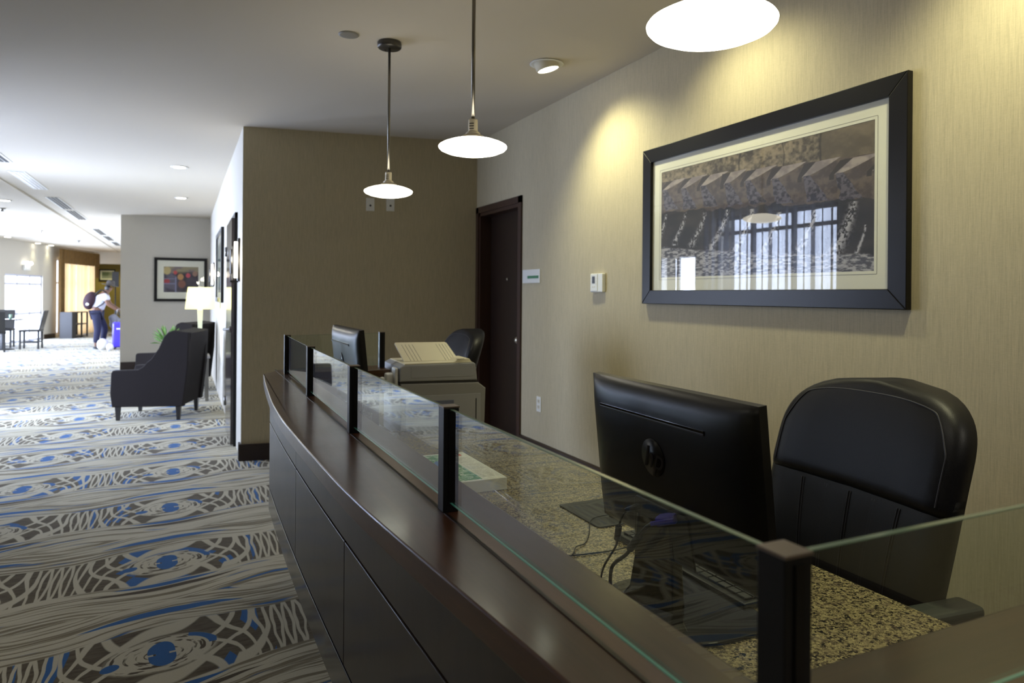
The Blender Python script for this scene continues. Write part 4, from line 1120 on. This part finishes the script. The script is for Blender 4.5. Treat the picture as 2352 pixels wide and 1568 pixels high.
def armchair(loc, rz, label, fab, sc=1.0):
    """local: faces +X, width along Y, origin on floor at centre"""
    t = thing('armchair', label, 'armchair', loc, rz)
    D, Wd = .78, .74
    side = [(-.36, .155), (.38, .155), (.40, .30), (.39, .53), (.375, .555), (.12, .565), (.06, .60), (.02, .65), (-.02, .68), (-.10, .80), (-.155, .93), (-.20, .98), (-.25, 1.0), (-.42, .98), (-.41, .60)]
    bm = new(); poly_prism(bm, [(-.34, .16), (-.20, .16), (-.29, 1.0), (-.43, .97)], lambda a, b: (a, -Wd/2+.03+0*b, b), lambda a, b: (a, Wd/2-.03, b), bev=.02, seg=3)
    obj('backrest', bm, fab, t)
    for s in (-1, 1):
        bm = new(); poly_prism(bm, side, lambda a, b: (a, s*(Wd/2), b), lambda a, b: (a, s*(Wd/2-.10), b), bev=.012, seg=3); obj('side_wing', bm, fab, t)
    bm = new(); box(bm, -.3, .385, -Wd/2+.09, Wd/2-.09, .17, .33, .01); obj('seat_base', bm, fab, t)
    bm = new(); box(bm, -.25, .40, -Wd/2+.105, Wd/2-.105, .335, .47, .035, 4); obj('seat_cushion', bm, M['greyfab'], t, True)
    for sx in (-1, 1):
        for sy in (-1, 1):
            bm = new(); x0, y0 = (.335 if sx > 0 else -.30), sy*.315
            lathe(bm, [(.0, .0), (.022, .0), (.036, .17), (0, .17)], (x0, y0, 0), 4, Matrix.Rotation(PI/4, 4, 'Z')); o = obj('leg', bm, M['leg'], t)
            for p_ in o.data.polygons: p_.use_smooth = False
    return t
fang = math.atan2(.30, -.954)
ac = armchair((-.235, 9.03, 0), fang, 'near dark charcoal wing armchair seen from behind in the hallway', M['charcoal'])
ac2 = dup(ac, (-.10, 11.35, 0), fang-.15, 'second wing armchair in the hallway, half hidden behind the near one')

tbl = thing('side_table', 'low pale-topped side table between the hallway armchairs', 'table', (.02, 10.2, 0))
bm = new(); box(bm, -.36, .30, -.24, .24, .56, .59, .004); obj('tabletop', bm, M['greyfab'], tbl)
for sx in (-1, 1):
    for sy in (-1, 1):
        bm = new(); box(bm, .015+sx*.25-.02, .015+sx*.25+.02, sy*.21-.02, sy*.21+.02, 0, .56); obj('leg', bm, M['steel'], tbl)
lamp = thing('table_lamp', 'lit cream table lamp with a square shade behind the armchair', 'table lamp', (.20, 10.2, .5905))
bm = new(); lathe(bm, [(0, 0), (.075, 0), (.075, .02), (.04, .03), (.034, .30), (.048, .60), (.03, .62), (.012, .63), (.012, .66), (0, .66)], seg=4, M=Matrix.Rotation(PI/4, 4, 'Z')); o = obj('base', bm, M['lampbody'], lamp)
for p_ in o.data.polygons: p_.use_smooth = False
bm = new()
bo, to, z0, z1 = .185, .15, .615, .905
vb = [bm.verts.new((sx*bo, sy*bo*.8, z0)) for sx, sy in ((-1, -1), (1, -1), (1, 1), (-1, 1))]; vt = [bm.verts.new((sx*to, sy*to*.8, z1)) for sx, sy in ((-1, -1), (1, -1), (1, 1), (-1, 1))]
for i in range(4): bm.faces.new((vb[i], vb[(i+1) % 4], vt[(i+1) % 4], vt[i]))
bmesh.ops.solidify(bm, geom=bm.faces[:], thickness=.004)
obj('lamp_shade', bm, M['lampshade'], lamp)
bm = new(); lathe(bm, [(0, .66), (.008, .66), (.008, .90), (.012, .91), (0, .925)], seg=12); obj('finial', bm, M['brass'], lamp)
l = bpy.data.lights.new('bulb', 'POINT'); l.energy = 5; l.color = (1, .93, .58); l.shadow_soft_size = .04
o = bpy.data.objects.new('bulb', l); COL.objects.link(o); o.parent = lamp; o.location = (.0, 0, .76)
pln = thing('potted_plant', 'small green leafy plant left of the table lamp', 'plant', (-.19, 10.25, .5905))
bm = new(); lathe(bm, [(0, 0), (.05, 0), (.07, .16), (.062, .16), (.05, .02), (0, .15)], seg=24); obj('pot', bm, M['offwhite'], pln, True)
bm = new()
for k in range(90):
    a = random.uniform(0, 2*PI); e = random.uniform(.1, 1.35); L_ = random.uniform(.12, .27)
    d = Vector((math.cos(a)*math.cos(e), math.sin(a)*math.cos(e), math.sin(e))); s_ = d.cross(Vector((0, 0, 1))).normalized()*random.uniform(.012, .022)
    b0 = Vector((0, 0, .15))+d*L_*.35; b1 = Vector((0, 0, .15))+d*L_*.75+Vector((0, 0, .012)); b2 = Vector((0, 0, .15))+d*L_*1.1-Vector((0, 0, .012))
    v = [bm.verts.new(q) for q in (b0, b1+s_, b2, b1-s_)]; bm.faces.new(v)
obj('foliage', bm, M['leaf'], pln)
bm = new(); lathe(bm, [(0, 0), (.05, 0), (.055, .03), (.05, .18), (.03, .22), (0, .22)], seg=24); o = obj('decor_ball', bm, M['dark'], None, True); o.location = (.33, 11.0, .79); 
bpy.data.objects.remove(o)

# ------------------------------------------------------------------ far hall: entrance, console, table, people
def local_aw(s, n): return aw(s, n)
AA = math.atan2(AD.y, AD.x)
# emergency light over the entrance doors
em = thing('emergency_light', 'white emergency light box above the glazed entrance doors', 'emergency light', aw(9.55, .0, 2.12), AA)
bm = new(); box(bm, -.16, .16, -.075, -.002, -.09, .06, .01, 2); obj('case', bm, M['white'], em)
for s in (-1, 1):
    bm = new(); lathe(bm, [(0, .0), (.05, .0), (.055, .03), (.03, .06), (0, .06)], (s*.10, -.09, .10), 20, Matrix.Rotation(PI/2, 4, 'X')); obj('lamp_head', bm, M['glowdim'], em)
con = thing('console_shelf', 'low dark open console shelf standing before the gold curtain', 'shelf', aw(11.35, .5), AA)
bm = new(); box(bm, -.42, -.36, -.17, .17, 0, .80); box(bm, -.36, -.12, -.17, .17, .0, .80); obj('solid_end', bm, M['dark'], con)
bm = new(); box(bm, -.12, .75, -.17, .17, .77, .80); box(bm, -.12, .75, -.17, .17, .40, .43); box(bm, -.12, .75, -.17, .17, .03, .06); obj('shelf_board', bm, M['dark'], con)
for x in (.30, .72):
    bm = new(); box(bm, x, x+.04, -.17, -.13, 0, .77); box(bm, x, x+.04, .13, .17, 0, .77); obj('upright', bm, M['dark'], con)
tb_ = thing('dining_table', 'round dark cafe table with a shiny top at the left edge', 'table', (-3.98, 20.6, 0))
bm = new(); lathe(bm, [(0, .72), (.42, .72), (.44, .735), (.42, .75), (0, .75)], seg=40); obj('tabletop', bm, mat('table_gloss', srgb(40, 36, 44), .08, coat=.8), tb_)
bm = new(); lathe(bm, [(.25, 0), (.24, .02), (.05, .04), (.04, .70), (.15, .72)], seg=24); obj('pedestal', bm, M['dark'], tb_)
gl = thing('drinking_glass', 'small green-tinted glass standing on the cafe table', 'glass', (-3.80, 20.5, .7505))
bm = new(); lathe(bm, [(0, 0), (.03, 0), (.036, .11), (.033, .11), (.028, .008), (0, .008)], seg=20); obj('cup', bm, M['edge'], gl, True)
def cafe_chair(loc, rz, label):
    t = thing('dining_chair', label, 'chair', loc, rz)       # faces +X
    bm = new(); box(bm, -.22, .22, -.22, .22, .43, .48, .012); obj('seat', bm, M['black'], t)
    bm = new(); poly_prism(bm, [(-.22, .48), (-.19, .48), (-.30, .95), (-.33, .95)], lambda a, b: (a, -.20, b), lambda a, b: (a, .20, b), bev=.006); obj('backrest', bm, M['black'], t)
    for sx in (-1, 1):
        for sy in (-1, 1):
            bm = new(); box(bm, sx*.19-.02, sx*.19+.02, sy*.19-.02, sy*.19+.02, 0, .43); obj('leg', bm, M['dark'], t)
    bm = new(); box(bm, -.17, .17, -.2, -.18, .15, .18); box(bm, -.17, .17, .18, .2, .15, .18); obj('stretcher', bm, M['dark'], t)
    return t
cc = cafe_chair((-3.42, 20.75, 0), PI-.05, 'black cafe chair right of the round table, its back turned to the curtain')
dup(cc, (-4.0, 19.9, 0), PI/2+.2, 'black cafe chair in front of the round table at the left edge')
dup(cc, (-4.12, 21.4, 0), -PI/2, 'black cafe chair behind the round table, against the bright doors')

# person pulling luggage
def skin_body(name, verts, edges, radii, mat_, root=0, sub=1, parent=None):
    me = bpy.data.meshes.new(name); me.from_pydata(verts, edges, []); o = bpy.data.objects.new(name, me); COL.objects.link(o)
    sk = o.modifiers.new('s', 'SKIN'); 
    for i, r in enumerate(radii):
        rr = r if isinstance(r, tuple) else (r, r)
        me.skin_vertices[0].data[i].radius = rr
    me.skin_vertices[0].data[root].use_root = True
    o.modifiers.new('u', 'SUBSURF').levels = sub; o.modifiers['u'].render_levels = sub
    baked(o); o.data.materials.clear(); o.data.materials.append(mat_)
    for p in o.data.polygons: p.use_smooth = True
    if parent is not None: o.parent = parent
    return o
PX0, PY0 = -1.95, 20.17
per = thing('person', 'person in white shirt, dark trousers and brimmed hat with a backpack, bending over luggage', 'person', (PX0, PY0, 0))
# one continuous body: legs, pelvis, bent torso, neck, head, arms reaching to the right (+X)
V = [(0, 0, .92), (.02, 0, 1.08), (.08, 0, 1.24), (.15, 0, 1.36), (.20, 0, 1.44),                 # 0-4 pelvis, waist, chest, shoulders, neck
     (.25, 0, 1.50), (.27, 0, 1.58),                                                             # 5-6 head
     (-.02, -.10, .88), (.02, -.10, .50), (-.02, -.10, .10), (.0, -.10, .06), (.12, -.10, .04),  # 7-11 near leg
     (.0, .10, .88), (.16, .11, .52), (.10, .11, .12), (.12, .11, .06), (.24, .11, .04),         # 12-16 far leg
     (.17, -.17, 1.34), (.24, -.21, 1.12), (.42, -.17, .99), (.48, -.16, .97),                   # 17-20 near arm
     (.17, .17, 1.34), (.26, .21, 1.12), (.44, .17, 1.00), (.50, .16, .98)]                      # 21-24 far arm
E2 = [(0, 1), (1, 2), (2, 3), (3, 4), (4, 5), (5, 6), (0, 7), (7, 8), (8, 9), (9, 10), (10, 11), (0, 12), (12, 13), (13, 14), (14, 15), (15, 16),
      (3, 17), (17, 18), (18, 19), (19, 20), (3, 21), (21, 22), (22, 23), (23, 24)]
R_ = [(.13, .15), (.11, .13), (.12, .15), (.10, .13), .055, .085, .075, .085, .06, .04, .04, .035, .085, .06, .04, .04, .035, .055, .042, .032, .03, .055, .042, .032, .03]
body = skin_body('body', V, E2, R_, M['skin'], 0, 2, per)
def fingers(base, dirv, side):
    vs = []; es = []; rs = []
    for k in range(5):
        o_ = Vector(base)+Vector((0, (k-2)*.016*side, -.005*(k == 4)))
        ln = (.05, .075, .082, .076, .06)[k]
        d = Vector(dirv)+(Vector((-.2, -.6*side, .2)) if k == 0 else Vector())
        a = len(vs); vs += [tuple(o_), tuple(o_+d.normalized()*ln*.5), tuple(o_+d.normalized()*ln*.8+Vector((0, 0, -ln*.35)))]
        es += [(a, a+1), (a+1, a+2)]; rs += [.009, .008, .007]
        if k: es.append((0, a))
    return vs, es, rs
for s in (-1, 1):
    vs, es, rs = fingers((.49 if s < 0 else .51, s*.16, .965), (1, 0, -.35), s)
    skin_body('hand', vs, es, rs, M['skin'], 0, 1, per)
sv = [V[i] for i in (0, 1, 2, 3, 17, 21)]+[(.21, -.20, 1.20), (.22, .20, 1.20)]
sv[0] = (0, 0, .96)
shirt = skin_body('shirt', sv, [(0, 1), (1, 2), (2, 3), (3, 4), (3, 5), (4, 6), (5, 7)], [(.15, .17), (.14, .155), (.14, .17), (.12, .15), .075, .075, .062, .062], M['tshirt'], 0, 2, per)
tv = [(0, 0, .95), (-.02, -.10, .86), (.02, -.10, .50), (-.02, -.10, .14), (.0, .10, .86), (.16, .11, .52), (.11, .11, .16)]
skin_body('trousers', tv, [(0, 1), (1, 2), (2, 3), (0, 4), (4, 5), (5, 6)], [(.14, .16), .11, .085, .065, .11, .085, .065], M['jeans'], 0, 2, per)
bm = new()
for (x, y) in ((.05, -.10), (.17, .11)):
    bmesh.ops.create_uvsphere(bm, u_segments=14, v_segments=8, radius=1, matrix=Matrix.Translation((x, y, .045)) @ Matrix.Diagonal((.135, .05, .045, 1)))
obj('shoes', bm, M['dark'], per, True)
bm = new(); lathe(bm, [(0, .12), (.07, .115), (.095, .07), (.10, .01), (.20, -.005), (.205, -.012), (.10, -.01), (0, -.01)], (.275, 0, 1.60), 28, Matrix.Rotation(.22, 4, 'Y')); obj('hat', bm, M['hat'], per, True)
bm = new(); bmesh.ops.create_uvsphere(bm, u_segments=16, v_segments=10, radius=1, matrix=Matrix.Translation((.225, 0, 1.52)) @ Matrix.Diagonal((.07, .09, .09, 1))); obj('hair', bm, M['dark'], per, True)
bm = new(); 
for s in (-1, 1): bmesh.ops.create_uvsphere(bm, u_segments=8, v_segments=6, radius=.01, matrix=Matrix.Translation((.345, s*.03, 1.545)))
obj('eyes', bm, M['black'], per, True)
bm = new(); bmesh.ops.create_cone(bm, segments=6, radius1=.016, radius2=.004, depth=.035, matrix=Matrix.Translation((.352, 0, 1.52)) @ Matrix.Rotation(PI/2, 4, 'Y')); obj('nose', bm, M['skin'], per, True)

bp = thing('backpack', 'dark maroon backpack worn by the person in the far hall', 'backpack', (PX0, PY0, 0))
bm = new(); bmesh.ops.create_uvsphere(bm, u_segments=24, v_segments=16, radius=1)
for v in bm.verts:
    v.co = Vector((v.co.x*.15-.16, v.co.y*.17, v.co.z*.23+1.16))
xf(bm, Matrix.Translation((0, 0, 1.1)) @ Matrix.Rotation(.28, 4, 'Y') @ Matrix.Translation((-.02, 0, -1.1))); obj('pack_body', bm, M['pack'], bp, True)
bm = new()
for s in (-1, 1): tube(bm, [(-.08, s*.09, 1.30), (.08, s*.11, 1.47), (.22, s*.12, 1.36), (.15, s*.14, 1.15), (-.04, s*.12, 1.02)], .014)
obj('strap', bm, M['black'], bp)
bm = new(); lathe(bm, [(.03, 0), (.036, .003), (.03, .006)], (-.20, -.155, 1.12), 20, Matrix.Rotation(PI/2, 4, 'X')); obj('emblem_ring', bm, M['white'], bp)

sc_ = thing('suitcase', 'upright bright blue suitcase beside the far backpacker, cut by the wall', 'suitcase', (-1.40, 19.9, 0))
bm = new(); box(bm, -.19, .19, -.14, .14, .05, .68, .05, 4); obj('shell', bm, M['case'], sc_, True)
bm = new(); tube(bm, [(-.10, 0, .66), (-.10, 0, .98), (-.08, 0, 1.0), (.08, 0, 1.0), (.10, 0, .98), (.10, 0, .66)], .009, 8, False); obj('handle', bm, M['steel'], sc_)
for x in (-.14, .14):
    for y in (-.1, .1):
        bm = new(); lathe(bm, [(0, -.01), (.025, -.01), (.025, .01), (0, .01)], (x, y, .026), 14, Matrix.Rotation(PI/2, 4, 'X')); obj('wheel', bm, M['dark'], sc_)
bm = new(); box(bm, -.10, 0, -.1425, -.139, .50, .53); obj('emblem', bm, M['white'], sc_)
dg_ = thing('duffel_bag', 'grey patterned bag held between the backpacker and the blue suitcase', 'bag', (-1.53, 20.35, .0))
bm = new(); bmesh.ops.create_uvsphere(bm, u_segments=20, v_segments=14, radius=1, matrix=Matrix.Translation((0, 0, .58)) @ Matrix.Rotation(-.4, 4, 'Y') @ Matrix.Diagonal((.15, .13, .30, 1))); 
for v in bm.verts: v.co.x += .02*math.sin(v.co.z*30)
obj('bag_body', bm, M['camo'], dg_, True)
bm = new(); tube(bm, [(-.05, 0, .80), (0, 0, .98), (.06, 0, .82)], .012); obj('handle', bm, M['black'], dg_)
for x, y, r, lb in ((-1.80, 19.85, .12, 'white plastic bag on the floor by the backpacker'), (-1.62, 19.55, .075, 'small white bag on the floor before the blue suitcase')):
    bm = new(); bmesh.ops.create_uvsphere(bm, u_segments=20, v_segments=14, radius=1)
    for v in bm.verts: 
        k = 1+.12*math.sin(v.co.x*9+v.co.z*5)*math.cos(v.co.y*8); v.co = Vector((v.co.x*r*k, v.co.y*r*k, max(0, (v.co.z+.85))*r*1.25))
    o = obj('plastic_bag', bm, M['white'], None, True); o.location = (x, y, 0); tag(o, lb, 'bag')

picture('small framed picture on the olive wall at the far end of the hall', .55, .45, .04, (.06, .06, .06, .06), landscape, 30, 24, facing_cam(-2.95, 30.98, 1.85), depth=.03, am=am2)
tv = thing('wall_screen', 'narrow dark screen at the end of the hall, right of the hat', 'screen', (-2.05, 26.5, 0))
bm = new(); box(bm, -.10, .10, -.02, .02, 1.60, 2.10, .005); obj('display', bm, M['dark'], tv)
bm = new(); tube(bm, [(0, 0, 0), (0, 0, 1.62)], .02, 8, False); lathe(bm, [(0, 0), (.2, 0), (.2, .02), (0, .03)], seg=20); obj('stand', bm, M['dark'], tv)
downlight((-2.6, 29.8, 2.84), 'ceiling light washing the olive wall at the far end', 60, (1, .95, .5), target=(-2.6, 30.9, 1.2))
l = None
